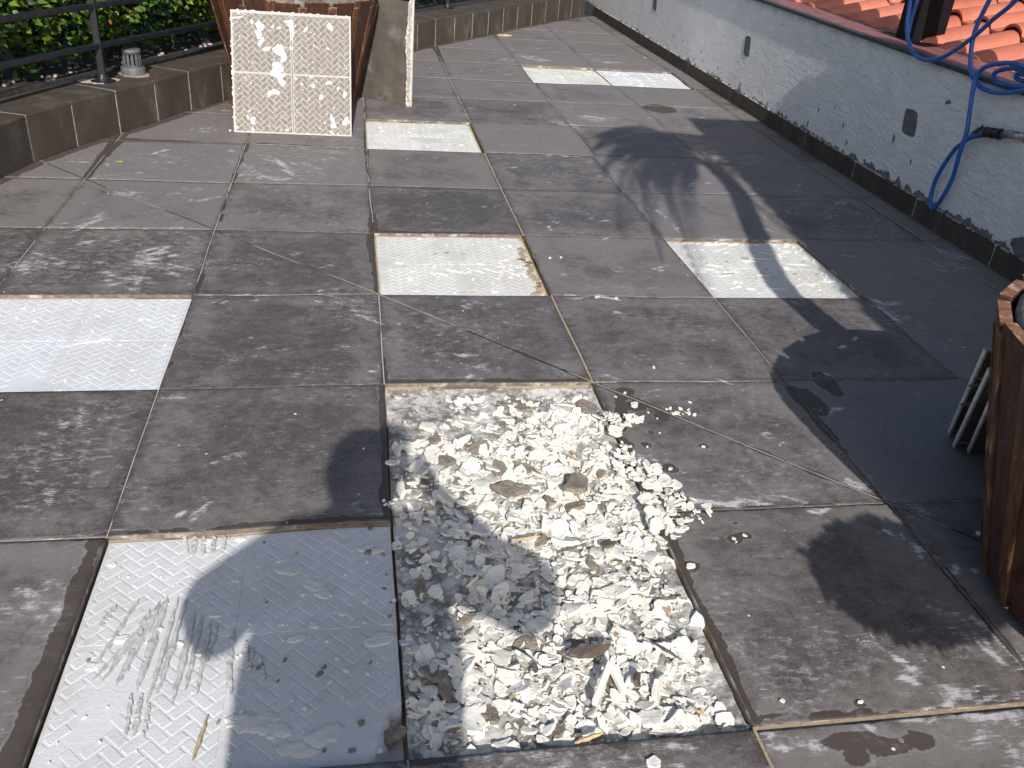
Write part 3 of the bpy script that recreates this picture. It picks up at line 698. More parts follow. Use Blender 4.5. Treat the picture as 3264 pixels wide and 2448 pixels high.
def ex_near(root, ox, oy, r):
    # comb-trowel grooves
    mb = MB()
    GR = [((322, 1318), (275, 1430)), ((345, 1300), (222, 1470)), ((362, 1290), (295, 1490)), ((355, 1300), (200, 1470)), ((385, 1290), (318, 1520)), ((402, 1295), (340, 1500)), ((420, 1320), (372, 1520)), ((438, 1330), (400, 1490)), ((300, 1295), (205, 1440)),
          ((455, 1340), (425, 1500)), ((470, 1350), (440, 1440)), ((505, 1360), (490, 1480)), ((530, 1385), (535, 1430)), ((545, 1400), (540, 1450)), ((560, 1420), (572, 1470)), ((250, 1310), (210, 1360)), ((283, 1500), (272, 1590)), ((305, 1500), (290, 1590)), ((322, 1520), (310, 1590)), ((490, 1400), (500, 1500)), ((340, 1320), (250, 1480)),
          ((398, 1155), (405, 1195)), ((420, 1155), (418, 1200)), ((440, 1158), (438, 1200)), ((462, 1158), (458, 1200)), ((485, 1158), (482, 1190))]
    for k, (a, b) in enumerate(GR):
        A = G(*a, z=-.012); B = G(*b, z=-.012); L = math.hypot(B[0] - A[0], B[1] - A[1]); n = 16
        dx, dy = (B[0] - A[0]) / L, (B[1] - A[1]) / L
        k0 = len(mb.v); rr = random.Random(k); wv = rr.uniform(.0046, .0078)
        for i in range(n + 1):
            t = i / n; wd = wv * (1 - .75 * (abs(2 * t - 1) ** 6)) * rr.uniform(.72, 1.2); off = rr.uniform(-.0012, .0012)
            x = A[0] + dx * L * t - dy * off - ox; y = A[1] + dy * L * t + dx * off - oy
            z = .0395
            mb.v += [(x - dy * wd, y + dx * wd, .0365), (x - dy * wd * .55, y + dx * wd * .55, z + rr.uniform(.0002, .0022)), (x + dy * wd * .55, y - dx * wd * .55, z + rr.uniform(-.0006, .0014)), (x + dy * wd, y - dx * wd, .0365)]
        for i in range(n):
            for q in range(3): mb.f.append((k0 + 4 * i + q + 1, k0 + 4 * i + q, k0 + 4 * i + 4 + q, k0 + 4 * i + 5 + q)); mb.m.append(0)
    mb.build('trowel_grooves', M['wetplaster'], root)
    L = rand_lumps(0, 0, 70, r, .0015, .010)
    for (u, v, s_) in [(790, 1185, .018), (620, 1232, .025), (680, 1265, .030), (700, 1285, .02), (680, 1350, .012), (640, 1380, .016), (740, 1325, .01), (810, 1190, .015), (560, 1560, .035), (590, 1575, .03), (640, 1620, .03), (700, 1590, .035), (520, 1560, .03), (820, 1380, .03), (520, 1165, .012), (450, 1170, .012), (200, 1440, .015), (260, 1380, .02)]:
        x, y = G(u, v, z=-.012); L.append((x, y, s_, s_ * .6, r.uniform(-.4, .4)))
    lumps(root, ox, oy, L, M['plaster'], h=.004)
    D = [(G(u, v, z=-.01) + (s_, s_ * .7, r.random())) for (u, v, s_) in [(800, 1140, .007), (828, 1197, .004), (795, 1190, .012), (640, 1195, .003), (835, 1240, .004), (830, 1270, .006), (570, 1170, .004), (845, 1300, .004), (800, 1430, .004), (190, 1425, .005), (470, 1560, .004), (600, 1470, .004), (842, 1330, .005), (780, 1560, .008), (850, 1560, .006), (760, 1620, .006), (700, 1620, .004), (615, 1425, .005), (575, 1300, .003), (560, 1440, .008), (690, 1455, .008), (700, 1440, .006)]]
    lumps(root, ox, oy, D + [((I_ * T), 0, 0, 0, 0) for I_ in []], M['gbrick'], 'mortar_crumbs', h=.004)
def ex_rand(n, smax, I, J, warm=False):
    def f(root, ox, oy, r):
        lumps(root, ox, oy, rand_lumps(I, J, n, r, .002, smax), M['plaster'], h=.0035)
    return f
def ex_left(root, ox, oy, r):
    L = rand_lumps(-1, 2, 45, r, .002, .014)
    L += [(-.30 + .02 * k, 1.48 + .008 * k, .022, .004, .15) for k in range(6)]
    lumps(root, ox, oy, L, M['plaster'], h=.003)
def ex_mid(root, ox, oy, r):
    L = rand_lumps(1, 3, 45, r, .002, .014)
    for k in range(16):
        x, y = G(935 + k * 13, 590 - 9 * math.sin(k / 15 * PI) + (k % 3) * 3, z=-.012); L.append((x, y, .018, .0045, -.9))
    L += [(1.10 + r.uniform(-.05, .05), 2.08 + r.uniform(-.1, .12), .012, .007, r.random()) for _ in range(22)]
    lumps(root, ox, oy, L, M['plaster'], h=.004)
    lumps(root, ox, oy, [(1.165 + r.uniform(-.015, .02), 1.85 + k * .028, r.uniform(.012, .022), r.uniform(.012, .02), r.random()) for k in range(16)], M['tan'], 'crumbly_tan_mortar', h=.006)
    lumps(root, ox, oy, [(*G(u, v, z=-.012), s_, s_ * .4, .2) for (u, v, s_) in [(940, 548, .01), (965, 546, .012), (1000, 548, .01), (1120, 560, .006), (1150, 592, .006), (1128, 575, .004)]] , M['gbrick'], 'mortar_crumbs', h=.003)
def ex_right(root, ox, oy, r):
    mb = MB()
    for k in range(30):   # curling trowel ridges
        a = G(1500 + r.uniform(0, 300), 530 + r.uniform(0, 100), z=-.012)
        if not (1.82 < a[0] < 2.3 and 1.83 < a[1] < 2.38): continue
        L = r.uniform(.04, .13); an = r.gauss(.15, .25); cur = r.uniform(-2.5, 2.5); pts = []
        x, y = a
        for i in range(9):
            pts.append((x - ox, y - oy, .0375 + .0015)); x += math.cos(an) * L / 9; y += math.sin(an) * L / 9; an += cur * L / 9
            x = min(max(x, 1.82), 2.385)
        mb.tube(pts, [.0012 + .0022 * math.sin(PI * i / 8) for i in range(9)], 6)
    mb.build('trowel_ridges', M['plaster'], root)
    L = rand_lumps(3, 3, 40, r, .003, .014) + [(2.36 + r.uniform(-.03, .015), 1.85 + k * .03, r.uniform(.008, .018), .008, r.random() * 2) for k in range(17)] + [(1.84 + r.uniform(0, .5), 2.36 + r.uniform(-.03, .01), .015, .008, 0) for _ in range(14)]
    lumps(root, ox, oy, L, M['plaster'], h=.005)
    lumps(root, ox, oy, [(2.08 + r.gauss(0, .14), 2.15 + r.gauss(0, .1), r.uniform(.004, .012), .003, .1) for _ in range(18)], M['gbrick'], 'mortar_crumbs', h=.003)
E0 = lambda a, b: 0.0
bed(0, 0, 'nearest white adhesive bed, scored by a comb trowel, left of the rubble pit', 1, M['bednear'], lambda a, b: .55 * max(0, 1 - b / .03), ex_near, True, 0, True)
bed(-1, 2, 'bright white adhesive bed cut by the left edge of the photo', 2, M['bed'], None, ex_left)
bed(1, 3, 'white adhesive bed in the middle with a crumbly tan right edge', 3, M['bedwarm'], lambda a, b: max(0, (a - .87) * 5) + max(0, (.06 - b) * 6) + max(0, (.03 - a) * 12), ex_mid)
bed(3, 3, 'white adhesive bed at right crossed by the tree trunk shadow', 4, M['bedwarm'], lambda a, b: max(0, (.14 - b) * 5) * (.3 + a) + max(0, (b - .95) * 14), ex_right)
bed(1, 6, 'cream adhesive bed beside the big leaning tile and wooden planter', 5, M['bedwarm'], lambda a, b: max(0, (b - .93) * 12) + max(0, (a - .93) * 10) + .5 * max(0, .3 - a), ex_rand(40, .012, 1, 6))
bed(3, 9, 'farthest pair of adhesive beds, the left one', 6, M['bedwarm'], lambda a, b: max(0, (b - .92) * 10) + max(0, (a - .95) * 12), ex_rand(15, .012, 3, 9))
bed(4, 9, 'farthest pair of adhesive beds, the right one nearer the white wall', 7, M['bed'], None, ex_rand(40, .03, 4, 9))

# ------------------------------------------------------------------ rubble pit
rr = random.Random(21)
m = MB(); n = 90
for j in range(n * 2 + 1):
    for i in range(n + 1):
        x = .603 + (1.197 - .603) * i / n; y = .003 + 1.194 * j / (2 * n)
        z = -.024 + .004 * mnoise.noise(Vector((x * 14, y * 14, 0))) + .0025 * mnoise.noise(Vector((x * 60, y * 60, 3.)))
        z += .010 * math.exp(-((1.2 - x) / .03) ** 2) + .006 * math.exp(-((1.2 - y) / .02) ** 2)
        p = W1(x, y); m.v.append((p[0], p[1], z))
for j in range(n * 2):
    for i in range(n):
        a = j * (n + 1) + i; m.f.append((a, a + 1, a + n + 2, a + n + 1)); m.m.append(0)
o = m.build('chalky_residue', M['powder'], smooth=True); tag(o, 'cloudy grey and white chalky residue on the bottom of the rubble pit', 'residue', kind='stuff')

def flake_mesh(name, seed, a, t, mats, curl=.1, n=15, jag=.24, asp=None):
    r = random.Random(seed); asp = asp or r.uniform(.5, .95)
    nc = r.randint(5, 8); an = sorted(2 * PI * (q + r.uniform(-.34, .34)) / nc for q in range(nc))
    cs = [(a * r.uniform(.62, 1.12) * math.cos(q), a * asp * r.uniform(.62, 1.12) * math.sin(q)) for q in an]
    out = []; per_ = [math.hypot(cs[q][0] - cs[(q + 1) % nc][0], cs[q][1] - cs[(q + 1) % nc][1]) for q in range(nc)]; tot = sum(per_)
    for q in range(n):
        d = tot * q / n; k = 0
        while d > per_[k] and k < nc - 1: d -= per_[k]; k += 1
        t_ = min(1, d / per_[k]); p0, p1 = cs[k], cs[(k + 1) % nc]; j_ = jag * .22 * a
        out.append((p0[0] + (p1[0] - p0[0]) * t_ + r.uniform(-j_, j_), p0[1] + (p1[1] - p0[1]) * t_ + r.uniform(-j_, j_)))
    ps = out; mb = MB()
    def zf(x, y, k): return curl * (x * x) / a * 1.5 + t * .22 * mnoise.noise(Vector((x * 70 + seed, y * 70, k)))
    rings = [(.90, -t / 2, 5.), (1.0, -t * .30, 1.), (1.0, t * .34, 2.), (.93, t / 2, 2.), (.5, t * .5, 2.)]
    for (f, z, k) in rings:
        for (x, y) in ps:
            jx = r.uniform(-.035, .035) * a * (f > .9); mb.v.append((x * f + jx, y * f + jx, z + zf(x * f, y * f, k)))
    for q in range(4):
        for i in range(n): mb.f.append((q * n + i, q * n + (i + 1) % n, (q + 1) * n + (i + 1) % n, (q + 1) * n + i)); mb.m.append(0)
    c = len(mb.v); mb.v.append((0, 0, t * .5 + zf(0, 0, 2.))); mb.v.append((0, 0, -t / 2 + zf(0, 0, 5.)))
    for i in range(n):
        mb.f.append((4 * n + i, 4 * n + (i + 1) % n, c)); mb.m.append(0)
        mb.f.append(((i + 1) % n, i, c + 1)); mb.m.append(0)
    return mb
# height map
GX0, GY0, GS = .5, -.1, .008; HN = (int(1.0 / GS), int(1.5 / GS))
H = np.full(HN, 0.0)
gx = GX0 + np.arange(HN[0]) * GS; gy = GY0 + np.arange(HN[1]) * GS
GXX, GYY = np.meshgrid(gx, gy, indexing='ij')
H[(GXX > .6) & (GXX < 1.2) & (GYY > 0) & (GYY < 1.2)] = -.024
def drop(x, y, r, th):
    i0, i1 = int((x - r - GX0) / GS), int((x + r - GX0) / GS) + 1; j0, j1 = int((y - r - GY0) / GS), int((y + r - GY0) / GS) + 1
    i0, j0 = max(0, i0), max(0, j0); i1 = min(HN[0], i1); j1 = min(HN[1], j1)
    if i1 <= i0 or j1 <= j0: return 0, (0, 0, 1)
    S = H[i0:i1, j0:j1]; xs = gx[i0:i1, None] - x; ys = gy[None, j0:j1] - y
    mk = (xs ** 2 + ys ** 2) <= r * r
    if not mk.any(): return 0, (0, 0, 1)
    hs = S[mk]; z = np.percentile(hs, 68)
    A = np.column_stack([np.broadcast_to(xs, S.shape)[mk], np.broadcast_to(ys, S.shape)[mk], np.ones(mk.sum())])
    try: c = np.linalg.lstsq(A, hs, rcond=None)[0]
    except Exception: c = (0, 0, z)
    sx, sy = float(np.clip(c[0], -.6, .6)), float(np.clip(c[1], -.6, .6))
    S[mk] = np.maximum(hs, z + th * .75 - .004)
    return float(z + th / 2), (sx, sy)
def dens(x, y):
    if not (.604 < x < 1.196 and .01 < y < 1.17):
        if 1.19 <= x < 1.36 and .5 < y < 1.02:   # spill over the right edge
            lim = 1.21 + .13 * math.exp(-((y - .60) / .07) ** 2) + .075 * math.exp(-((y - .73) / .07) ** 2) + .08 * math.exp(-((y - 1.0) / .035) ** 2)
            return 1.0 if x < lim else 0
        return 0
    d = 1.0
    d *= 1 - .93 * math.exp(-(((x - .69) / .085) ** 2 + ((y - .36) / .085) ** 2))
    if x < .72 and y > .30: d *= .50
    if y > .95: d *= max(.1, min(1, (x - .62) / .45)) * .7
    if y > 1.08: d *= .45
    if x > 1.165 and y < .45: d *= .35
    d *= 1 - .6 * math.exp(-(((x - .83) / .06) ** 2 + ((y - .93) / .07) ** 2))
    d *= 1 - .45 * math.exp(-(((x - .72) / .06) ** 2 + ((y - .72) / .12) ** 2))
    return d
# small chips: one mass
V = MB()
protos = [flake_mesh('c', 300 + k, .0095, .0028, None, n=9) for k in range(10)]
def put_chip(x, y, s_, zfix=None):
    pr_ = protos[rr.randrange(10)]; z, sl = drop(x, y, .009 * s_, .0035 * s_)
    if zfix is not None: z = zfix + .0017 * s_
    Rm = (Matrix.Rotation(rr.gauss(0, .35), 3, 'X') @ Matrix.Rotation(rr.gauss(0, .35), 3, 'Y') @ Matrix.Rotation(rr.uniform(0, 6.28), 3, 'Z')) * s_
    k = len(V.v)
    for v in pr_.v:
        q = Rm @ Vector(v); V.v.append((q.x + x, q.y + y, q.z + z))
    V.f += [tuple(i + k for i in f) for f in pr_.f]; V.m += pr_.m
cnt = 0
while cnt < 2500:
    x = rr.uniform(.6, 1.38); y = rr.uniform(0, 1.19)
    if rr.random() > dens(x, y): continue
    put_chip(x, y, .5 + 2.1 * rr.random() ** 2.2); cnt += 1
# large pieces, each on its own
LF = [flake_mesh('f', 40 + k, 1.0 * a_, t_, None, curl=c_, n=22, jag=.26).build('plaster_flake', M['flake']) for k, (a_, t_, c_) in enumerate([(rr.uniform(.85, 1.1) * .024, rr.uniform(.0035, .0075), rr.choice((-.12, -.04, .04, .12))) for _ in range(26)])]
used = set(); cnt = 0; NF = 292
flabel = 'jagged white plaster flake heaped in the rubble pit'; fgrp = 'white plaster flakes in the rubble pit'
tries = 0
while cnt < NF and tries < 20000:
    tries += 1
    x = rr.uniform(.62, 1.34); y = rr.uniform(.02, 1.16)
    d = dens(x, y)
    if rr.random() > d: continue
    big = 1.22 if y < .35 else 1.12 if y < .8 else 1.1
    s_ = big * (0.55 + .95 * rr.random() ** 1.6)
    if x > 1.19: s_ *= .6
    k = rr.randrange(len(LF)); src = LF[k]
    if k in used: o = src.copy(); COL.objects.link(o)
    else: o = src; used.add(k)
    z, sl = drop(x, y, .018 * s_, .007 * s_)
    o.location = (x, y, z)
    tx = sl[1] * .8 + rr.gauss(0, .32); ty = -sl[0] * .8 + rr.gauss(0, .32)
    if rr.random() < .10: tx += rr.choice((-1, 1)) * rr.uniform(.5, 1.1)
    o.rotation_euler = (tx, ty, rr.uniform(0, 6.28)); o.scale = (s_, s_, s_ * rr.uniform(.8, 1.2))
    sz = 'broad' if s_ > 1.35 else 'middling' if s_ > .9 else 'small'
    if x > 1.2: zn = 'spilled over the right edge of the pit'
    else: zn = 'in the %s %s of the rubble pit' % ('bottom' if y < .2 else 'lower' if y < .45 else 'middle' if y < .75 else 'upper' if y < 1.0 else 'top', 'left' if x < .8 else 'centre' if x < 1.0 else 'right')
    tag(o, '%s jagged white flake %s' % (sz, zn), 'plaster flake', fgrp); cnt += 1
for k, src in enumerate(LF):
    if k not in used: bpy.data.objects.remove(src)
cnt = 0
while cnt < 800:
    x = rr.uniform(.6, 1.36); y = rr.uniform(0, 1.19)
    if rr.random() > dens(x, y) * .8 + .05 * (.6 < x < 1.2): continue
    put_chip(x, y, .35 + 1.5 * rr.random() ** 2); cnt += 1
for (u, v, n_, sp_) in [(1430, 1120, 30, .035), (1470, 893, 14, .018), (1400, 1080, 40, .035), (840, 1090, 10, .02), (880, 1290, 8, .03)]:
    x0, y0 = G(u, v)
    for _ in range(n_):
        x = x0 + rr.gauss(0, sp_); y = y0 + rr.gauss(0, sp_ * .6); put_chip(x, y, rr.uniform(.3, 1.1), 0.0005 if x > 1.2 else None)
o = V.build('plaster_chips', M['flake']); tag(o, 'mass of small white plaster chips filling the rubble pit', 'rubble', kind='stuff')
# named odd pieces
def piece(name, u, v, size, th, mat, label, cat, rot=(0, 0, 0), seed=1, group=None, asp=None, z=None, curl=0.05, jag=.22):
    x, y = G(u, v, z=0.0 if z is None else z); mb = flake_mesh(name, seed, size, th, None, curl=curl, n=22, jag=jag, asp=asp)
    o = mb.build(name, mat); zz, sl = drop(x, y, size * .7, th)
    if z is not None: zz = z + th / 2
    o.location = (x, y, zz); o.rotation_euler = (rot[0] + sl[1] * .4, rot[1] - sl[0] * .4, rot[2]); tag(o, label, cat, group); return o
def zone(u, v):
    x, y = G(u, v)
    return '%s %s' % ('bottom' if y < .2 else 'lower' if y < .45 else 'middle' if y < .75 else 'upper' if y < 1.0 else 'top', 'left' if x < .8 else 'centre' if x < 1.0 else 'right')
MO_L = 'grey sandy mortar lump'
for k, (u, v, s_) in enumerate([(1035, 957, .028), (965, 985, .026), (1080, 1002, .024), (1140, 1003, .030), (1240, 1090, .024), (1135, 872, .022), (1085, 860, .016), (940, 938, .018), (1270, 868, .030), (925, 1085, .015), (940, 1445, .026), (965, 1485, .022), (1060, 1530, .024), (1170, 1160, .022), (1300, 1015, .014), (1330, 950, .015), (1190, 1070, .015), (1140, 1375, .022), (1280, 1210, .016), (1000, 1260, .014), (905, 1255, .016), (1010, 1325, .018), (1210, 1630 - 60, .016), (1330, 1465, .014)]):
    piece('mortar_lump', u, v, s_ * 1.3, .009, M['mortar'], '%s grey sandy mortar lump in the %s of the white rubble' % ('broad' if s_ >= .024 else 'medium' if s_ >= .018 else 'small', zone(u, v)), 'mortar lump', (rr.gauss(0, .15), rr.gauss(0, .15), rr.uniform(0, 6)), 500 + k, 'grey mortar lumps in the rubble')
piece('mortar_lump', 1105, 1062, .060, .012, M['mortar'], 'widest rounded grey mortar lump, left of the centre of the rubble', 'mortar lump', (0, 0, .3), 601, z=.010)
piece('mortar_lump', 1245, 1048, .062, .012, M['mortar'], 'pointed grey mortar lump at the centre of the rubble', 'mortar lump', (0, .1, 1.0), 608, z=.012)
sh = M['floor']
M['shard'] = simple('brown_tile_shard', (.115, .088, .070), .6, .25, 30, .001, dirt=(.5, .47, .42), dscale=20, dth=(.62, .7))
piece('tile_shard', 1275, 1410, .052, .010, M['shard'], 'brown lens-shaped tile shard lying in the lower rubble', 'tile shard', (.25, 0, .05), 701, asp=.30, z=.006, jag=.08)
piece('tile_shard', 1310, 1178, .022, .008, M['shard'], 'small dark tile shard in the rubble beside a white triangular flake', 'tile shard', (0, .1, .4), 702, asp=.6, z=.004)
piece('tile_shard', 1155, 1445, .018, .008, M['shard'], 'narrow upright brown tile shard near the bottom of the rubble', 'tile shard', (1.1, 0, 1.5), 703, asp=.5, z=.006)
piece('tile_shard', 1375, 1470, .022, .008, M['shard'], 'brown tile shard standing right of the folded white piece', 'tile shard', (.9, 0, 1.2), 704, asp=.5, z=.006)
piece('tile_shard', 845, 1590, .030, .008, M['mortar'], 'grey brown shard at the broken corner of the nearest white bed', 'tile shard', (0, 0, .4), 705, asp=.8, z=-.03)
m = MB()
A_ = G(1285, 1515, .01); B_ = G(1318, 1435, .03); C_ = G(1350, 1495, .01)
def bar(a, b, w_, h_, za, zb, mi=0):
    d = Vector((b[0] - a[0], b[1] - a[1], 0)).normalized(); nn = Vector((-d.y, d.x, 0)) * w_ / 2
    P0 = Vector((a[0], a[1], za)); P1 = Vector((b[0], b[1], zb)); up = Vector((0, 0, h_))
    m.hexa([P0 - nn, P0 + nn, P1 + nn, P1 - nn], [P0 - nn + up, P0 + nn + up, P1 + nn + up, P1 - nn + up], mi)
bar(A_, B_, .012, .018, -.004, .022); bar(B_, C_, .012, .018, .022, -.002)
m.v = [tuple(Vector(v) - Vector((B_[0], B_[1], 0))) for v in m.v]
o = m.build('folded_strip', M['flake'], loc=(B_[0], B_[1], 0)); bevel(o, .003); tag(o, 'folded white strip standing like a small tent in the lower rubble', 'plaster strip')
# scattered chips on the slabs
SC = [(1370, 878, .016), (1352, 905, .006), (1362, 966, .006), (1398, 966, .007), (1448, 1014, .008), (1520, 966, .006), (1490, 1226, .013), (1468, 1131, .009), (1440, 1140, .006), (1330, 858, .006), (1350, 850, .007), (1412, 795, .008), (1585, 1165, .006), (1608, 1158, .007), (1590, 1172, .005), (1858, 1518, .007), (1690, 1515, .006), (1370, 905, .005), (1420, 905, .004), (1400, 892, .005), (1425, 936, .004), (1410, 1650, .014), (2115, 1155, .012), (1188, 558, .007), (1212, 557, .007), (1290, 643, .010), (1330, 645, .008), (2172, 1308, .012), (2155, 1262, .009), (925, 1060, .004), (497, 283, .010), (1000, 672, .003), (1490, 870, .006), (1470, 885, .008), (1455, 895, .007), (1500, 898, .006), (1440, 885, .006), (1385, 1250, .006), (785, 1030 - 60, .004), (620, 1130, .004)]
for k, (u, v, s_) in enumerate(SC):
    piece('plaster_crumb', u, v, s_, s_ * .55, M['flake'], '%s white crumb on the %s' % ('tiny' if s_ < .0055 else 'small' if s_ < .008 else 'larger', 'dark slabs right of the rubble spill' if (u > 1300 and 860 < v < 1150) else 'near right slab before the planter' if (u > 1300 and v >= 1150) else 'slabs beyond the rubble, right of centre' if u > 1150 else 'slabs left of the rubble'), 'plaster crumb', (0, 0, rr.uniform(0, 6)), 900 + k, 'white crumbs scattered on the dark slabs', z=.0005)
# splinters
def splinter(a, b, w_, label, z=.004, mat=None, name='wood_splinter'):
    mb = MB(); A = Vector((*G(*a), z)); B = Vector((*G(*b), z + .004)); c = (A + B) / 2; d = (B - A).normalized(); nn = d.cross(Vector((0, 0, 1)))
    k = 8; pts = [A + (B - A) * (i / k) - c + nn * .0008 * math.sin(i * 2.1) for i in range(k + 1)]
    mb.tube(pts, [w_ * (.25 + .75 * math.sin(PI * (i + .6) / (k + 1.2))) for i in range(k + 1)], 6)
    o = mb.build(name, mat or M['straw'], loc=c); tag(o, label, 'splinter'); return o
splinter((447, 1540), (415, 1640), .0032, 'tan wood splinter on the nearest white bed', z=-.008)
splinter((1220, 990), (1255, 1010), .0028, 'pale wood splinter near the middle of the rubble', z=.016)
splinter((1110, 1178), (1165, 1172), .0040, 'cream stick lying crosswise in the middle of the rubble', z=.014)
splinter((1400, 1395), (1470, 1440), .0030, 'grey brown stick at the right of the lower rubble', z=.014, mat=M['shard'])
splinter((1240, 1610), (1300, 1592), .0045, 'amber stick at the bottom edge of the rubble', z=.006)
splinter((1490, 1535), (1520, 1560), .0030, 'amber sliver in the lower right corner of the rubble', z=.012)
splinter((1075, 78), (1105, 80), .010, 'cream stick on the far slabs by the curb', z=.008, mat=M['straw'])
m = MB(); x, y = G(257, 351); m.poly([(-.014, -.006, .002), (.0, -.009, .004), (.016, -.004, .003), (.014, .006, .006), (-.01, .008, .004)], [(0, 1, 2, 3, 4)])
o = m.build('fallen_leaf', M['yellow'], loc=(x, y, 0.001)); sol = o.modifiers.new('s', 'SOLIDIFY'); sol.thickness = .001; tag(o, 'small yellow fallen leaf on a slab near the curb', 'leaf')

# ------------------------------------------------------------------ curb (low parapet)
def offs(line, d):
    out = []
    for i, p in enumerate(line):
        a = Vector(line[max(0, i - 1)]); b = Vector(line[min(len(line) - 1, i + 1)]); t = (b - a).normalized(); out.append((p[0] - t.y * d, p[1] + t.x * d))
    return out
def resample(line, step, start=0.0):
    out = []; acc = -start
    P = [Vector(p) for p in line]; cum = [0]
    for i in range(1, len(P)): cum.append(cum[-1] + (P[i] - P[i - 1]).length)
    L = cum[-1]; s_ = start
    while s_ <= L:
        for i in range(1, len(P)):
            if cum[i] >= s_: 
                t = (s_ - cum[i - 1]) / (cum[i] - cum[i - 1]); out.append(P[i - 1].lerp(P[i], t)); break
        s_ += step
    return out
line = PAR
sp = [Vector(p) for p in line]
L0 = 0
for i in range(3): L0 += (sp[i + 1] - sp[i]).length
q = resample(line, .29, L0 % .29)
HZ = .207; CW = .275
curb = empty('tiled_curb', (-.45, 4.0, 0)); tag(curb, 'low curb clad in brown tiles running from the left edge to the white wall', 'curb')
def rel(mb, e): mb.v = [tuple(Vector(v) - e.location) for v in mb.v]
core = MB(); face = MB(); cop = MB()
off_ = offs([tuple(p) for p in q], .0018); back = offs([tuple(p) for p in q], CW)
for i in range(len(q) - 1):
    a, b = q[i], q[i + 1]; t = (b - a).normalized(); nn = Vector((-t.y, t.x))
    A3 = Vector((*a, 0)); B3 = Vector((*b, 0)); N3 = Vector((*nn, 0)); T3 = Vector((*t, 0)); U = Vector((0, 0, 1))
    b0, b1 = Vector((*back[i], 0)), Vector((*back[i + 1], 0)); f0, f1 = Vector((*off_[i], 0)), Vector((*off_[i + 1], 0))
    core.hexa([f0 - U * .05, f1 - U * .05, b1 - U * .05, b0 - U * .05], [f0 + U * (HZ - .002), f1 + U * (HZ - .002), b1 + U * (HZ - .0015), b0 + U * (HZ - .0015)])
    g = T3 * .0035; jz = random.uniform(-.001, .001)
    o1 = N3 * jz
    face.hexa([A3 + g + o1 + U * .0, B3 - g + o1, B3 - g + N3 * .014, A3 + g + N3 * .014], [A3 + g + o1 + U * (HZ - .0165), B3 - g + o1 + U * (HZ - .0165), B3 - g + N3 * .014 + U * (HZ - .0165), A3 + g + N3 * .014 + U * (HZ - .0165)])
    if i % 2 == 0 and i + 2 < len(q):
        c = q[i + 2]; mid = q[i + 1]
        b2 = Vector((*back[i + 2], 0)); C3 = Vector((*c, 0)); M3 = Vector((*mid, 0)); bm_ = Vector((*back[i + 1], 0))
        for (u0, u1, v0, v1, ga, gb) in ((A3, M3, b0, bm_, .002, 0), (M3, C3, bm_, b2, 0, .002)):
            tt = (u1 - u0).normalized(); n2 = Vector((-tt.y, tt.x, 0)); p0 = u0 + tt * ga * 2 - n2 * .002; p1 = u1 - tt * gb - n2 * .002; s0 = v0 + tt * ga; s1 = v1 - tt * gb
            cop.hexa([p0 + U * (HZ - .016), p1 + U * (HZ - .016), s1 + U * (HZ - .016), s0 + U * (HZ - .016)], [p0 + n2 * .003 + U * (HZ - .001), p1 + n2 * .003 + U * (HZ - .001), s1 + U * HZ, s0 + U * HZ])
for (mb, nm, mt) in ((core, 'curb_core', M['curbgrout']), (face, 'face_tiles', M['curb']), (cop, 'coping_tiles', M['curb'])):
    rel(mb, curb); o = mb.build(nm, mt, curb)
    if nm != 'curb_core': bevel(o, .003, 2)
# thin upstand behind the coping
m = MB(); bl = offs(line, CW + .004); bl2 = offs(line, CW + .024)
for i in range(len(bl) - 1):
    m.hexa([(*bl[i], 0), (*bl[i + 1], 0), (*bl2[i + 1], 0), (*bl2[i], 0)], [(*bl[i], HZ + .02), (*bl[i + 1], HZ + .02), (*bl2[i + 1], HZ + .02), (*bl2[i], HZ + .02)])
rel(m, curb); m.build('back_edge', M['cap'], curb)
# soil bed
m = MB(); a_ = offs(line, CW + .024); b_ = offs(line, 3.2)
for i in range(len(a_) - 1): m.poly([(*a_[i], HZ - .03), (*a_[i + 1], HZ - .03), (*b_[i + 1], HZ - .0), (*b_[i], HZ - .0)], [(3, 2, 1, 0)])
o = m.build('planting_bed', M['soil']); tag(o, kind='structure', label='dark soil bed with pale pebbles behind the curb')

# ------------------------------------------------------------------ railing
rail = empty('iron_railing', (-.696, 3.9, HZ)); tag(rail, 'black iron railing with two rails standing on the curb', 'railing')
RL = [(-1.62, 1.55), (-1.25, 2.6), (-.962, 3.323), (-.821, 3.636), (-.693, 3.901), (-.46, 4.34), (-.224, 4.776), (.30, 5.62), (.85, 6.5), (1.367, 7.30), (1.95, 8.1), (2.6, 8.95)]
def flat_bar(line, z, hh, dd, e):
    mb = MB(); lo = offs(line, -dd / 2); hi = offs(line, dd / 2)
    for i in range(len(line) - 1):
        mb.hexa([(*lo[i], z - hh / 2), (*lo[i + 1], z - hh / 2), (*hi[i + 1], z - hh / 2), (*hi[i], z - hh / 2)], [(*lo[i], z + hh / 2), (*lo[i + 1], z + hh / 2), (*hi[i + 1], z + hh / 2), (*hi[i], z + hh / 2)])
    rel(mb, e); return mb
for z in (.38, .561, .76):
    o = flat_bar(RL, z, .026, .030, rail).build('rail', M['iron'], rail); bevel(o, .004)
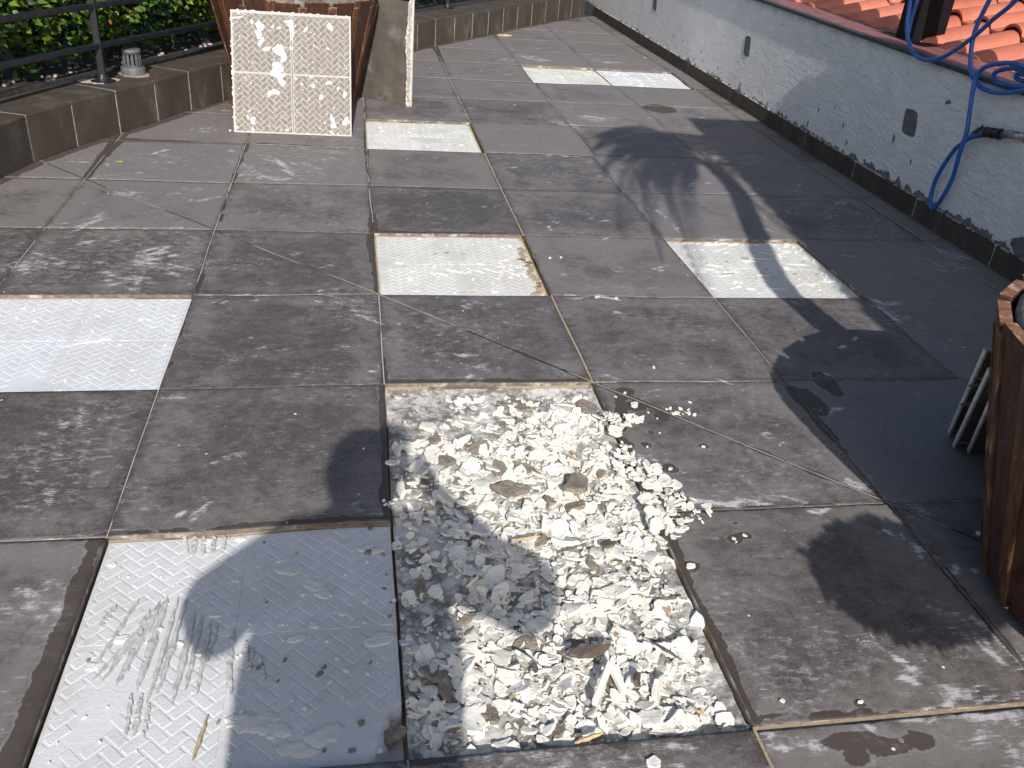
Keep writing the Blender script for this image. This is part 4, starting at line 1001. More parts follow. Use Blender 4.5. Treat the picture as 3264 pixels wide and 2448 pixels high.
for (x, y) in ((-.696, 3.9), (1.36, 7.31), (-1.5, 1.9)):
    mb = MB(); mb.box((x - .017, y - .017, HZ), (x + .017, y + .017, .80)); rel(mb, rail); o = mb.build('post', M['iron'], rail); bevel(o, .004)
    mb = MB(); mb.prism(blob(x, y, .055, .045, .3, 18, .10, 3), HZ, HZ + .008); mb.lathe([(.030, 0), (.028, .012), (.018, .03)], (x, y, HZ + .008), 14); rel(mb, rail); mb.build('foot_plate', M['iron'], rail)
    if y < 5:
        mb = MB(); mb.prism(blob(x - .02, y + .01, .085, .06, .3, 22, .25, 8), HZ + .0, HZ + .003); rel(mb, rail); mb.build('cement_smear', M['curbgrout'], rail)

# ------------------------------------------------------------------ vent
vent = empty('vent_cap', (-.592, 4.105, HZ)); tag(vent, 'grey plastic slotted vent cap standing on the curb beside the railing post', 'vent')
mb = MB(); mb.lathe([(.061, 0), (.061, .034), (.057, .041), (.048, .043)], n=36); mb.build('collar', M['pvc'], vent, smooth=True)
mb = MB(); R0, R1 = .047, .042; ns = 14
for k in range(ns):
    a0 = 2 * PI * k / ns; wd = 2 * PI / ns * .56
    pts = [a0 - wd / 2, a0 + wd / 2]
    for (z0, z1) in ((.041, .110),):
        b = [(R0 * math.cos(pts[0]), R0 * math.sin(pts[0]), z0), (R0 * math.cos(pts[1]), R0 * math.sin(pts[1]), z0), (R1 * math.cos(pts[1]), R1 * math.sin(pts[1]), z0), (R1 * math.cos(pts[0]), R1 * math.sin(pts[0]), z0)]
        mb.hexa(b, [(x, y, z1) for x, y, _ in b])
mb.lathe([(R0 - .001, .04), (R0 + .001, .052), (R1, .052), (R1, .04)], n=36)
mb.build('slotted_cage', M['pvc'], vent)
mb = MB(); mb.lathe([(R1, .106), (R0 + .001, .106), (R0 + .001, .122), (.044, .127), (.03, .128), (.0005, .129)], n=36); mb.build('lid', M['pvc'], vent, smooth=True)
mb = MB(); mb.lathe([(.036, .0), (.036, .09), (.001, .09)], n=20); mb.build('black_inner_core', M['tape'], vent)  # closed black cylinder inside the cage, behind the slots
mb = MB(); mb.prism(blob(0, 0, .082, .074, .2, 26, .14, 5), 0, .005); mb.build('mortar_skirt', simple('pinkish_mortar', (.30, .22, .19), .9, .3, 40, .002), vent)

# ------------------------------------------------------------------ hedge
def leaves(n, sampler, size=(.028, .05), seed=1, up=.35):
    r = np.random.default_rng(seed)
    P = sampler(n, r); n = len(P)
    th = r.uniform(0, 2 * PI, n); out = np.stack([np.cos(th), np.sin(th), r.normal(0, .4, n)], 1)
    out[:, :2] += np.array([.45, -.8]) * .9
    out[:, 2] -= .25
    out /= np.linalg.norm(out, axis=1, keepdims=True)
    nrm = np.stack([r.normal(.15, .5, n), r.normal(-.45, .5, n), np.abs(r.normal(.7, .4, n))], 1)
    side = np.cross(out, nrm); side /= np.linalg.norm(side, axis=1, keepdims=True) + 1e-9; nn = np.cross(side, out)
    L = r.uniform(size[0], size[1], n)[:, None]; Wd = L * r.uniform(.26, .40, n)[:, None]
    v0 = P; v1 = P + out * L * .38 + side * Wd + nn * L * .10; v2 = P + out * L - nn * L * .12; v3 = P + out * L * .38 - side * Wd + nn * L * .10; vm = P + out * L * .5
    Vv = np.stack([v0, v1, v2, v3, vm], 1).reshape(-1, 3); b = np.arange(n)[:, None] * 5
    F = np.concatenate([b + np.array([[0, 4, 1]]), b + np.array([[1, 4, 2]]), b + np.array([[2, 4, 3]]), b + np.array([[3, 4, 0]])])
    return Vv, F, P, r
def hedge_sampler(n, r):
    lnv = np.array(line); seg = np.linalg.norm(np.diff(lnv, axis=0), axis=1); cum = np.concatenate([[0], np.cumsum(seg)])
    s_ = np.where(r.random(n) < .78, r.uniform(cum[0] + .6, cum[0] + 5.6, n), r.uniform(cum[0] + 4, cum[-1] + .0, n))
    k = np.clip(np.searchsorted(cum, s_) - 1, 0, len(seg) - 1); t = (s_ - cum[k]) / seg[k]
    base = lnv[k] * (1 - t[:, None]) + lnv[k + 1] * t[:, None]; tan = (lnv[k + 1] - lnv[k]) / seg[k][:, None]; nn = np.stack([-tan[:, 1], tan[:, 0]], 1)
    z = HZ + 1.05 * r.random(n) ** .9
    clump = np.array([mnoise.noise(Vector((a * 4.2, b * 4.2, 0))) for a, b in zip(s_, z)])
    front = CW + .10 + .17 * np.clip(1 - (z - HZ) / .28, 0, 1) + .10 * clump - .02 * (z - HZ)
    dep = np.abs(r.normal(0, .13, n)) + np.where(r.random(n) < .25, r.uniform(0, .6, n), 0)
    d = front + dep
    P = np.column_stack([base + nn * d[:, None], z])
    # thinner near the soil
    keep = r.random(n) < np.clip((z - HZ) / .22 + .16, 0, 1) * np.where(clump < -.25, .55, 1.0)
    hedge_sampler.inf = (dep[keep], clump[keep], z[keep])
    return P[keep]
hedge = empty('hedge', (-.9, 4.6, HZ)); tag(hedge, 'dense green leafy hedge growing behind the iron railing', 'hedge')
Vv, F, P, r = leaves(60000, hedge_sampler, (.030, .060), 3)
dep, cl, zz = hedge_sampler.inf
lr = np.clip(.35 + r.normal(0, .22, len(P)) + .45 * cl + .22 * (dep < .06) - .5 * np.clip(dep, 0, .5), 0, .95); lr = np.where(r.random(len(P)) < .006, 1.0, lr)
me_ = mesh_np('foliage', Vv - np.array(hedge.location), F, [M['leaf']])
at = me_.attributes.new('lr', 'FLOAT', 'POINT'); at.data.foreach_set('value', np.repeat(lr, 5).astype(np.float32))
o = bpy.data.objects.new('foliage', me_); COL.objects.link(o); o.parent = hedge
m = MB(); r2 = random.Random(4); stl = resample(offs(line, CW + .42), .11)
for p in stl:
    for _ in range(2):
        x, y = p[0] + r2.gauss(0, .05), p[1] + r2.gauss(0, .05); pts = [(x, y, HZ - .03)]
        for k in range(6): x += r2.gauss(.0, .04) + .01; y += r2.gauss(0, .04) - .012; pts.append((x, y, HZ + .15 * (k + 1)))
        m.tube(pts, [.008 - .001 * k for k in range(7)], 5)
rel(m, hedge); m.build('stems', M['twig'], hedge)
m = MB()
for k in range(260):
    s_ = stl[r2.randrange(min(len(stl), 50))]; x, y = s_[0] + r2.uniform(-.22, .1) + .12, s_[1] + r2.uniform(-.2, .1) - .06
    mbp = blob(x, y, r2.uniform(.006, .018), r2.uniform(.005, .012), r2.random() * 3, 8, .15, k); m.prism(mbp, HZ - .03, HZ - .03 + r2.uniform(.006, .016))
o = m.build('pebbles', simple('pale_pebbles', (.42, .39, .35), .8, .3, 20)); tag(o, 'pale pebbles and litter on the soil under the hedge', 'pebbles', kind='stuff')

# ------------------------------------------------------------------ planters
def planter(loc, label, R0, R1, Hh, nsl, phase, seed, topn=0.0, stoneR=.84):
    e = empty('slatted_planter', loc); tag(e, label, 'planter', 'round planters clad in dark wooden slats')
    r = random.Random(seed); wide = MB(); nar = MB(); ends = MB()
    for k in range(nsl):
        a = 2 * PI * k / nsl + phase; st = 2 * PI / nsl
        def slat(mb, a_, wfrac, ro, th, z0, z1, emi):
            b = []; t = []
            for (rad_, z, L_) in ((R0, z0, b), (R1, z1, t)):
                rr0 = R0 + (R1 - R0) * (z / Hh)
                hw = wfrac * st * rr0 / 2
                c = Vector((math.cos(a_), math.sin(a_), 0)); s_ = Vector((-math.sin(a_), math.cos(a_), 0)); ou = rr0 + ro; inn = ou - th
                for (q1, q2) in ((ou, -hw), (ou, hw), (inn, hw), (inn, -hw)): L_.append(c * q1 + s_ * q2 + Vector((0, 0, z)))
            mb.hexa(b, t, 0)
            ends.hexa([v + Vector((0, 0, .0004)) for v in t], [v + Vector((0, 0, .0024)) for v in t], 0)
        h1 = Hh + r.uniform(-.012, .006)
        slat(wide, a + r.uniform(-.01, .01), .78, .0, .024, .025, h1, 0)
        slat(nar, a + st / 2, .30, .008, .026, .02, h1 - r.uniform(.0, .05), 0)
    o = wide.build('wide_slats', M['wood'], e); bevel(o, .003)
    o = nar.build('narrow_slats', M['strip'], e); bevel(o, .002)
    ends.build('sawn_slat_ends', M['woodend'], e)
    mb = MB(); ri = R1 - .036; mb.lathe([(R0 - .04, 0), (R0 - .032, .02), (ri - .012, Hh - .06), (ri, Hh - .02), (ri, Hh - .006), (ri - .012, Hh + .004), (ri - .05, Hh + .004), (ri - .066, Hh - .012), (ri - .075, Hh - .10)], n=48); mb.build('concrete_pot', M['concrete'], e, smooth=True)
    mb = MB(); n = 40; k0 = 0; mb.v.append((0, 0, Hh - .03))
    for q in range(1, 6):
        for i in range(n): rr_ = (ri - .066) * q / 5; mb.v.append((rr_ * math.cos(2 * PI * i / n), rr_ * math.sin(2 * PI * i / n), Hh - .045 + r.uniform(-.008, .008)))
    for i in range(n): mb.f.append((0, 1 + i, 1 + (i + 1) % n)); mb.m.append(0)
    for q in range(4):
        for i in range(n): mb.f.append((1 + q * n + i, 1 + (q + 1) * n + i, 1 + (q + 1) * n + (i + 1) % n, 1 + q * n + (i + 1) % n)); mb.m.append(0)
    mb.build('soil', M['soil'], e); return e
pl = planter((.215, 4.60, 0), 'slatted wooden planter at back left, behind the big herringbone tile', .330, .470, .60, 18, .14, 3)
pr_ = planter((2.168, .20, 0), 'slatted wooden planter cut by the right edge of the photo', .315, .475, .60, 20, .05, 8)
# grass in the left planter
m = MB(); r2 = random.Random(9)
for k in range(1500):
    a = r2.uniform(0, 2 * PI); q_ = .37 * math.sqrt(r2.random()); x, y = q_ * math.cos(a), q_ * math.sin(a); L = r2.uniform(.03, .09); b = r2.uniform(0, 6.28); lx, ly = math.cos(b), math.sin(b); lean = r2.uniform(.2, .9)
    z = .555; wv = .0022
    m.poly([(x - ly * wv, y + lx * wv, z), (x + ly * wv, y - lx * wv, z), (x + lx * L * lean * .5 + ly * wv, y + ly * L * lean * .5 - lx * wv, z + L * .6), (x + lx * L * lean, y + ly * L * lean, z + L * .8)], [(0, 1, 2, 3)])
m.v = [(v[0] + .215, v[1] + 4.60, v[2]) for v in m.v]
o = m.build('grass', simple('dry_grass', (.12, .14, .06), .7, .6, 20)); tag(o, 'dry grass growing in the back left planter', 'grass', kind='stuff')
m = MB(); m.tube([(0, 0, 0), (.004, -.005, .25), (-.004, 0, .5)], [.014, .012, .011], 10)
o = m.build('garden_stake', simple('peeling_white_stake', (.55, .50, .44), .8, .25, 30, dirt=(.28, .12, .06), dscale=14, dth=(.5, .6)), loc=(.50, 4.42, .55)); tag(o, 'peeling white stake standing at the right rim of the back left planter', 'stake')
m = MB(); m.box((-.05, -.012, 0), (.05, .012, .012)); o = m.build('wood_offcut', M['strip'], loc=(-.135, 4.43, .0)); o.rotation_euler = (0, 0, -.05); bevel(o, .002); tag(o, 'short red brown wood offcut on the floor left of the big leaning tile', 'offcut')

# ------------------------------------------------------------------ leaning tiles
def leaning_tile(name, O, ux, lean, label, S=.6, th=.012, seed=1, back=True, blobs=True):
    """O: bottom left corner, ux: unit vector along the base, lean: horizontal lean vector of the top; face looks along -normal"""
    ux = Vector(ux).normalized(); up = Vector((lean[0], lean[1], 0)); up = Vector((up.x, up.y, math.sqrt(max(.01, 1 - up.x ** 2 - up.y ** 2)))); up = (up - ux * up.dot(ux)).normalized()
    nrm = ux.cross(up)   # points to the viewer for a left-to-right base
    Mx = Matrix(((ux.x, up.x, nrm.x, 0), (ux.y, up.y, nrm.y, 0), (ux.z, up.z, nrm.z, 0), (0, 0, 0, 1)))
    e = empty(name, O); e.rotation_euler = Mx.to_euler(); tag(e, label, 'floor tile')
    mb = MB(); mb.box((0, 0, -th), (S, S, 0)); o = mb.build('tile_body', M['tileback'] if back else M['floorback'], e); bevel(o, .0015)
    return e
M['floorback'] = simple('dusty_tile_face', (.105, .090, .078), .6, .2, 8, .001, dirt=(.20, .19, .18), dscale=4, dth=(.52, .72))
t1 = leaning_tile('leaning_tile', (-.075, 3.812, .001), (.9997, -.02, 0), (0, .34), 'big square tile showing its herringbone back, leaning on the slatted planter', .598, .020)
mb = MB(); r2 = random.Random(6)
for (a, b, c, d) in ((.010, .008, .2925, .2925), (.306, .008, .590, .2925), (.010, .3025, .2925, .586), (.306, .3025, .590, .586)):
    for q_ in herring(a, b, c, d, .0223, .0027):
        if area2(q_) < 0: q_ = q_[::-1]
        cx = sum(p[0] for p in q_) / len(q_); cy = sum(p[1] for p in q_) / len(q_)
        jq = [(cx + (p[0] - cx) * r2.uniform(.97, 1.03), cy + (p[1] - cy) * r2.uniform(.97, 1.03)) for p in q_]
        z = .0006 + r2.uniform(0, .0004); n_ = len(jq)
        mb.poly([(p[0], p[1], z) for p in jq], [tuple(range(n_))])
mb.build('herringbone_pads', M['gbrick'], t1)
mb = MB(); mb.box((.2935, .006, .0002), (.2960, .592, .0016)); mb.box((.3025, .006, .0002), (.3050, .592, .0016)); mb.box((.006, .2935, .0002), (.2930, .2955, .0014)); mb.box((.306, .2935, .0002), (.594, .2955, .0014)); mb.box((.006, .2995, .0002), (.2930, .3015, .0014)); mb.box((.306, .2995, .0002), (.594, .3015, .0014)); mb.box((0, .585, .0002), (.598, .598, .0014))
mb.build('centre_ribs', M['tileback'], t1)
mb = MB(); mb.box((.2965, .01, .0002), (.3020, .588, .0008)); mb.build('centre_groove', M['gbrick'], t1)
mb = MB()
for k in range(34):   # crumbly adhesive along the rim
    s_ = r2.random(); ed = r2.choice((0, 1, 2)); w_ = r2.uniform(.003, .009)
    if ed == 0: x, y = .6 * s_, .598
    elif ed == 1: x, y = .0, .598 * s_
    else: x, y = .6 * s_, .004
    mb.prism(blob(min(.596, x), y, w_, .0035 if ed != 1 else .0035, 0 if ed != 1 else PI / 2, 10, .3, k), -.016 * r2.random(), .002 + .003 * r2.random())
mb.build('rim_crumbs', M['plaster'], t1)
def tl(u, v):  # pixel -> tile local
    Mi = Matrix.LocRotScale(t1.location, t1.rotation_euler, None); Oi = Mi.translation; nn = Mi.to_3x3() @ Vector((0, 0, 1)); d = ray(u, v); t = (Oi - CP).dot(nn) / d.dot(nn); return Mi.inverted() @ (CP + d * t)
mb = MB(); k = 0
M['gesso'] = mat_white('bright_plaster_splash', (.70, .70, .73), (.62, .62, .65))
f2 = lambda x, y: ((600 + x * .3617) / 1.4756, y * .3617 / 1.4756)
for (x, y, rx, ry, ro) in [(630, 230, 42, 60, .1), (620, 300, 45, 45, 0), (640, 370, 24, 60, .3), (690, 430, 50, 22, -.5), (800, 440, 62, 70, .4), (840, 510, 40, 48, 0), (790, 590, 60, 62, .2), (800, 660, 70, 40, .1), (760, 640, 55, 50, 0), (820, 720, 40, 50, 0), (760, 810, 50, 38, 0), (720, 830, 30, 22, 0), (905, 230, 40, 60, 0), (915, 310, 24, 44, 0), (880, 190, 40, 20, 0),
    (745, 235, 18, 20, 0), (800, 245, 22, 14, 0), (905, 425, 20, 20, 0), (420, 155, 60, 14, -.1), (440, 110, 14, 30, 0), (1250, 240, 34, 40, 0), (1035, 260, 18, 34, .4), (1230, 430, 16, 14, 0), (1270, 1050, 20, 60, -.2), (1280, 1110, 30, 30, 0), (1390, 1070, 34, 50, 0), (1260, 1160, 14, 18, 0), (570, 1060, 34, 40, 0), (525, 1030, 14, 20, 0), (570, 1140, 18, 22, 0), (870, 1145, 16, 16, 0), (1240, 730, 34, 24, 0), (1100, 760, 20, 22, .4), (1170, 860, 26, 26, 0), (510, 680, 8, 8, 0), (945, 690, 12, 22, 0), (1000, 740, 20, 12, 0), (1320, 780, 20, 14, 0), (1380, 830, 20, 40, 0), (540, 975, 12, 12, 0), (1080, 680, 18, 14, 0), (425, 1120, 12, 24, 0), (560, 190, 20, 24, .5)]:
    c = tl(*f2(x, y)); a = tl(*f2(x + rx, y)); b = tl(*f2(x, y - ry)); k += 1
    mb.prism(blob(c.x, c.y, abs(a.x - c.x) * .72, abs(b.y - c.y) * .74, -ro, 40, .34, 40 + k), .0004, .0022 + .0012 * r2.random())
for k in range(130):
    s_ = r2.uniform(.0012, .0045); mb.prism(blob(r2.uniform(.01, .59), r2.uniform(.01, .59), s_, s_ * .8, 0, 8, .3, k), .0003, .002)
mb.build('plaster_splashes', M['gesso'], t1)

e2 = leaning_tile('leaning_tile', (.405, 4.875, .001), (.80, -.60, 0), (.0, .02), 'narrow-looking tile seen almost edge-on, right of the slatted planter', .582, .012, back=False)
mb = MB(); mb.box((.582, 0, -.016), (.586, .6, .001)); mb.box((.5862, .0, -.013), (.5885, .6, -.002)); mb.build('white_rim', M['plaster'], e2)
mb = MB()
for k in range(22):
    y_ = .02 + .58 * k / 22; w_ = .013 + .006 * mnoise.noise(Vector((k * .6, 2, 1))) + (.006 if 8 < k < 16 else 0); mb.prism(blob(.572 - w_ * .3, y_, w_, .028, 0, 14, .3, k), .0004, .0012)
mb.build('plaster_smears', M['plaster'], e2)
def offcut(P3, th, label, seed):
    """triangular cut slab from three corners"""
    A, B, C = [Vector(p) for p in P3]; n = (B - A).cross(C - A).normalized(); 
    if n.y > 0: n = -n
    e = empty('leaning_offcut', A); tag(e, label, 'cut tile')
    mb = MB(); vs = [Vector((0, 0, 0)), B - A, C - A]; vs2 = [v - n * th for v in vs]
    mb.poly(vs + vs2, [(0, 1, 2), (5, 4, 3), (0, 3, 4, 1), (1, 4, 5, 2), (2, 5, 3, 0)]); o = mb.build('tile_body', M['floorback'], e)
    mb = MB(); d = (C - A).normalized(); s_ = (B - A).normalized() * .006
    q0 = Vector((0, 0, 0)) - s_ * .3; q1 = (C - A) - s_ * .3
    mb.poly([q0 + n * .001, q0 + s_ + n * .001, q1 + s_ + n * .001, q1 + n * .001, q0 - n * th * 1.08, q0 + s_ - n * th * 1.08, q1 + s_ - n * th * 1.08, q1 - n * th * 1.08], [(0, 1, 2, 3), (7, 6, 5, 4), (0, 4, 5, 1), (1, 5, 6, 2), (2, 6, 7, 3), (3, 7, 4, 0)])
    mb.build('pale_cut_edge', M['offedge'], e)
    mb = MB(); r3 = random.Random(seed)
    bx = (B - A).normalized(); by = (C - A).normalized(); 
    for k in range(14):
        u_, v_ = r3.uniform(.02, .22), r3.uniform(.03, .5)
        c = bx * u_ * (1 - v_ * 1.4) + by * v_; pts = blob(0, 0, r3.uniform(.01, .03), r3.uniform(.008, .03), 0, 12, .4, k + seed)
        mb.poly([c + bx * p[0] + by * p[1] + n * .0015 for p in pts], [tuple(range(12))])
    mb.build('chalk_smears', M['offdust'], e)
    return e
M['offedge'] = simple('dusty_cut_edge', (.60, .59, .58), .8, .25, 40); M['offdust'] = simple('chalk_dust', (.30, .30, .31), .85, .3, 40)
offcut([(2.150, .885, .001), (2.62, .90, .001), (1.85, .535, .455)], .009, 'rearmost of three cut tiles leaning in the shade of the right planter', 1)
offcut([(2.125, .823, .001), (2.60, .83, .001), (1.865, .520, .415)], .009, 'middle of three cut tiles leaning in the shade of the right planter', 2)
offcut([(2.150, .795, .001), (2.60, .78, .001), (1.880, .500, .375)], .009, 'foremost of three cut tiles leaning in the shade of the right planter', 3)

# ------------------------------------------------------------------ white wall
WX = 3.14
wall = empty('boundary_wall', (WX, 4, 0)); tag(wall, 'long low white stucco wall with dark skirting along the right side', 'wall')
def ztop(y): return .655 + .004 * (y - 2)
m = MB(); m.hexa([(WX, -3, -.05), (WX + .10, -3, -.05), (WX + .10, 9.6, -.05), (WX, 9.6, -.05)], [(WX, -3, ztop(-3)), (WX + .10, -3, ztop(-3)), (WX + .10, 9.6, ztop(9.6)), (WX, 9.6, ztop(9.6))]); rel(m, wall); m.build('stucco_body', M['stucco'], wall)
m = MB(); y = -2.6
while y < 9.1:
    y1 = min(9.12, y + .586); m.box((WX - .014, y + .002, .002), (WX + .001, y1 - .002, .088)); y += .59
rel(m, wall); o = m.build('skirting_tiles', M['skirt'] if 'skirt' in M else M['curb'], wall); bevel(o, .002)
m = MB(); m.box((WX - .011, -2.6, .0), (WX + .002, 9.12, .086)); 
for k in range(260):
    yy = random.uniform(-1, 9); s_ = random.uniform(.004, .02); m.prism([(WX - .012, yy - s_), (WX, yy - s_), (WX, yy + s_), (WX - .012, yy + s_)], .086, .0895 + random.random() * .003)
rel(m, wall); m.build('skirting_grout', M['curbgrout'], wall)
m = MB(); m.hexa([(WX - .016, -3, ztop(-3) + .001), (WX + .028, -3, ztop(-3) + .001), (WX + .028, 9.6, ztop(9.6) + .001), (WX - .016, 9.6, ztop(9.6) + .001)], [(WX - .016, -3, ztop(-3) + .02), (WX + .028, -3, ztop(-3) + .02), (WX + .028, 9.6, ztop(9.6) + .02), (WX - .016, 9.6, ztop(9.6) + .02)]); rel(m, wall); o = m.build('dark_capping', M['cap'], wall); bevel(o, .005)
for k, (y, z, rz, ry) in enumerate([(2.953, .380, .058, .056), (4.965, .382, .062, .050), (7.05, .385, .06, .05), (1.93, .14, .055, .11), (2.72, .528, .010, .016)]):
    mb = MB(); ps = blob(0, 0, 1, 1, 0, 36, .10 if k < 3 else .25, 60 + k)
    if k < 3: ps = [(p[0] / max(abs(p[0]), abs(p[1])) ** .75, p[1] / max(abs(p[0]), abs(p[1])) ** .75) for p in ps]
    ps = [(p[0] * ry + (p[1] * .012 if k < 3 else 0), p[1] * rz) for p in ps]
    n_ = len(ps); mb.poly([(-.0004 - .002, p[0], p[1]) for p in ps] + [(.002, p[0] * 1.02, p[1] * 1.02) for p in ps], [tuple(range(n_ - 1, -1, -1))] + [(i, (i + 1) % n_, n_ + (i + 1) % n_, n_ + i) for i in range(n_)])
    mb.build('cement_patch', M['cement'], wall, loc=(0, y - 4, z))
for k in range(24):
    yy = random.uniform(1.7, 6.5); s_ = random.uniform(.003, .010); zz_ = random.choice((random.uniform(.10, .16), random.uniform(.1, .3)))
    mb = MB() if k == 0 else mb
    ps = blob(0, 0, s_, s_ * random.uniform(.8, 2.2), 0, 10, .35, k); n_ = len(ps)
    mb.poly([(-.0012, p[0] + yy - 4, p[1] + zz_) for p in ps], [tuple(range(n_ - 1, -1, -1))])
mb.build('chip_marks', M['cement'], wall)

# ------------------------------------------------------------------ neighbouring roof
roof = empty('tiled_roof', (3.5, 4, .6)); tag(roof, 'red clay tile roof of the neighbouring house beyond the white wall', 'roof')
m = MB(); m.hexa([(WX + .101, -3, .50), (3.52, -3, .50), (3.52, 9.6, .50), (WX + .101, 9.6, .50)], [(WX + .101, -3, ztop(-3) + .012), (3.52, -3, .655), (3.52, 9.6, .675), (WX + .101, 9.6, ztop(9.6) + .012)]); m.hexa([(WX + .03, -3, ztop(-3) + .001), (WX + .10, -3, ztop(-3) + .001), (WX + .10, 9.6, ztop(9.6) + .001), (WX + .03, 9.6, ztop(9.6) + .001)], [(WX + .03, -3, ztop(-3) + .011), (WX + .10, -3, ztop(-3) + .013), (WX + .10, 9.6, ztop(9.6) + .013), (WX + .03, 9.6, ztop(9.6) + .011)]); rel(m, roof); m.build('flashing', M['flash'], roof)
X0, PITCH, EXP, SL = 3.45, .25, .36, .236
ys = np.arange(-1.5, 9.6, PITCH / 20); 
def prof(y):
    t = (y / PITCH) % 1.0
    if t < .64: return .050 * max(0, 1 - ((t - .32) / .32) ** 2) ** .62
    return .004 * (1 - math.sin((t - .64) / .36 * PI)) - .004
pv = np.array([prof(y) for y in ys]); ny = len(ys); Vt = []; Ft = []
NR = 9; XS = [0, .03, .18, .34, .43]
base_i = 0; VL = []; FL = []
for rw in range(NR):
    xr = X0 + rw * EXP; rng = np.random.default_rng(rw); cellj = rng.normal(0, .004, 80)
    jit = np.array([cellj[int((y + 1.5) / PITCH) % 80] for y in ys])
    rows = []
    for (dx, dz) in [(0 , -.014), (0, 0)] + [(x_, 0) for x_ in XS[1:]]:
        zz_ = .640 + SL * (xr + dx - X0) + pv * (1 - .10 * dx / .43) + (  .026 * (1 - dx / .43) if rw else .0) + dz - (.012 if rw == 0 and dx < .02 else 0)
        rows.append(np.column_stack([xr + dx + jit, ys, zz_]))
    A = np.concatenate(rows); nr = len(rows); idx = np.arange(nr * ny).reshape(nr, ny) + base_i
    VL.append(A); FL.append(np.stack([idx[:-1, :-1], idx[1:, :-1], idx[1:, 1:], idx[:-1, 1:]], -1).reshape(-1, 4)); base_i += nr * ny
me_ = mesh_np('clay_tiles', np.concatenate(VL) - np.array(roof.location), np.concatenate(FL), [M['terra']]); me_.polygons.foreach_set('use_smooth', np.ones(len(me_.polygons), dtype=bool))
o = bpy.data.objects.new('clay_tiles', me_); COL.objects.link(o); o.parent = roof
es = o.modifiers.new('e', 'EDGE_SPLIT'); es.split_angle = rad(50)
m = MB(); m.hexa([(3.45, -3, .3), (6.7, -3, .3), (6.7, 9.6, .3), (3.45, 9.6, .3)], [(3.47, -3, .625), (6.7, -3, 1.36), (6.7, 9.6, 1.36), (3.47, 9.6, .625)]); rel(m, roof); m.build('roof_deck', M['cap'], roof)

# ------------------------------------------------------------------ steel post on the wall
post = empty('steel_post', (3.40, 3.61, .66)); tag(post, 'black steel post with a crossbar rising from the wall top by the red roof', 'post')
m = MB(); zt = 2.5
m.box((3.402, 3.532, .65), (3.415, 3.694, zt)); m.box((3.415, 3.532, .65), (3.565, 3.545, zt)); m.box((3.565, 3.532, .65), (3.578, 3.694, zt)); m.box((3.415, 3.681, .65), (3.565, 3.694, zt)); rel(m, post); o = m.build('shaft', M['steel'], post); bevel(o, .002)
m = MB(); m.box((3.34, 3.38, .645), (3.62, 3.84, .664)); rel(m, post); o = m.build('base_plate', M['steel'], post); bevel(o, .003)
m = MB(); m.box((3.43, .2, .975), (3.50, 3.53, 1.10)); rel(m, post); o = m.build('crossbar', M['steel'], post); bevel(o, .003)

# ------------------------------------------------------------------ hose and pipe
def hose(name, pts, label=None, root=None, r=.0095):
    P = catmull(pts, 8); m = MB(); m.tube(P, r, 12); c = Vector(P[0]) * 0
    o = m.build(name, M['hose'], root, smooth=True); return o
hz = empty('garden_hose', (3.1, 2.5, .7)); tag(hz, 'blue hose coiled over the white wall and hanging in a loop to the floor', 'hose')
def hp(L, x=3.105):
    out = []
    for (u, v) in L:
        d = ray((2300 + u * .5425) / 1.4756, v * .5425 / 1.4756)
        xx = x(u, v) if callable(x) else x
        t = (xx - CP.x) / d.x; p = CP + d * t; out.append((p.x - 3.1, p.y - 2.5, p.z - .7))
    return out
hose('hose_run', hp([(1120, -120), (1110, 0), (1090, 150), (1105, 260), (1150, 330), (1220, 352), (1310, 330), (1400, 275), (1500, 200), (1600, 110), (1700, 30), (1800, -80)], 3.085), root=hz)
hose('hose_run', hp([(1640, -120), (1575, 0), (1510, 130), (1480, 220), (1465, 330), (1470, 430), (1510, 500), (1560, 530), (1640, 545), (1777, 530), (1900, 490)], 3.110), root=hz)
hose('hose_loop', hp([(1900, 430), (1777, 390), (1700, 370), (1610, 375), (1540, 400), (1500, 450), (1480, 520), (1460, 650), (1440, 780), (1400, 900), (1360, 1040), (1310, 1140), (1262, 1212), (1236, 1225), (1226, 1180), (1250, 1080), (1300, 980), (1370, 880), (1430, 830), (1485, 795), (1540, 782)], lambda u, v: 3.088 + (.02 if (v > 800 and u < 1400) else 0)), root=hz)
hose('hose_coil', hp([(1900, 440), (1777, 412), (1700, 400), (1630, 415), (1600, 440), (1620, 480), (1690, 500), (1777, 512), (1900, 520)], 3.13), root=hz)
hose('hose_coil', hp([(1900, 470), (1790, 440), (1740, 436), (1735, 460), (1790, 480), (1900, 490)], 3.15), root=hz)
hose('hose_run', hp([(1160, -100), (1150, 0), (1120, 90), (1095, 200)], 3.12), root=hz)
pipe = empty('water_pipe', (3.10, 2.3, .49)); tag(pipe, 'short metal pipe stub bound to the blue hose with black tape on the white wall', 'pipe')
f3 = lambda u, v, x: (lambda d: CP + d * ((x - CP.x) / d.x))(ray((2300 + u * .5425) / 1.4756, v * .5425 / 1.4756))
def relp(p, e): return tuple(Vector(p) - e.location)
m = MB(); m.tube([relp(f3(1640, 790, 3.105), pipe), relp(f3(1700, 790, 3.108), pipe), relp(f3(1775, 800, 3.125), pipe), relp((3.16, 2.19, .50), pipe)], .0165, 16); m.build('metal_stub', M['metalpipe'], pipe, smooth=True)
m = MB(); P = catmull([relp(f3(u, v, 3.10), pipe) for u, v in [(1462, 808), (1500, 785), (1540, 775), (1600, 782), (1645, 790)]], 5)
m.tube(P, [(.010 + .011 * min(1, i / 7)) * random.uniform(.9, 1.12) for i in range(len(P))], 12); m.build('tape_wrap', M['tape'], pipe)
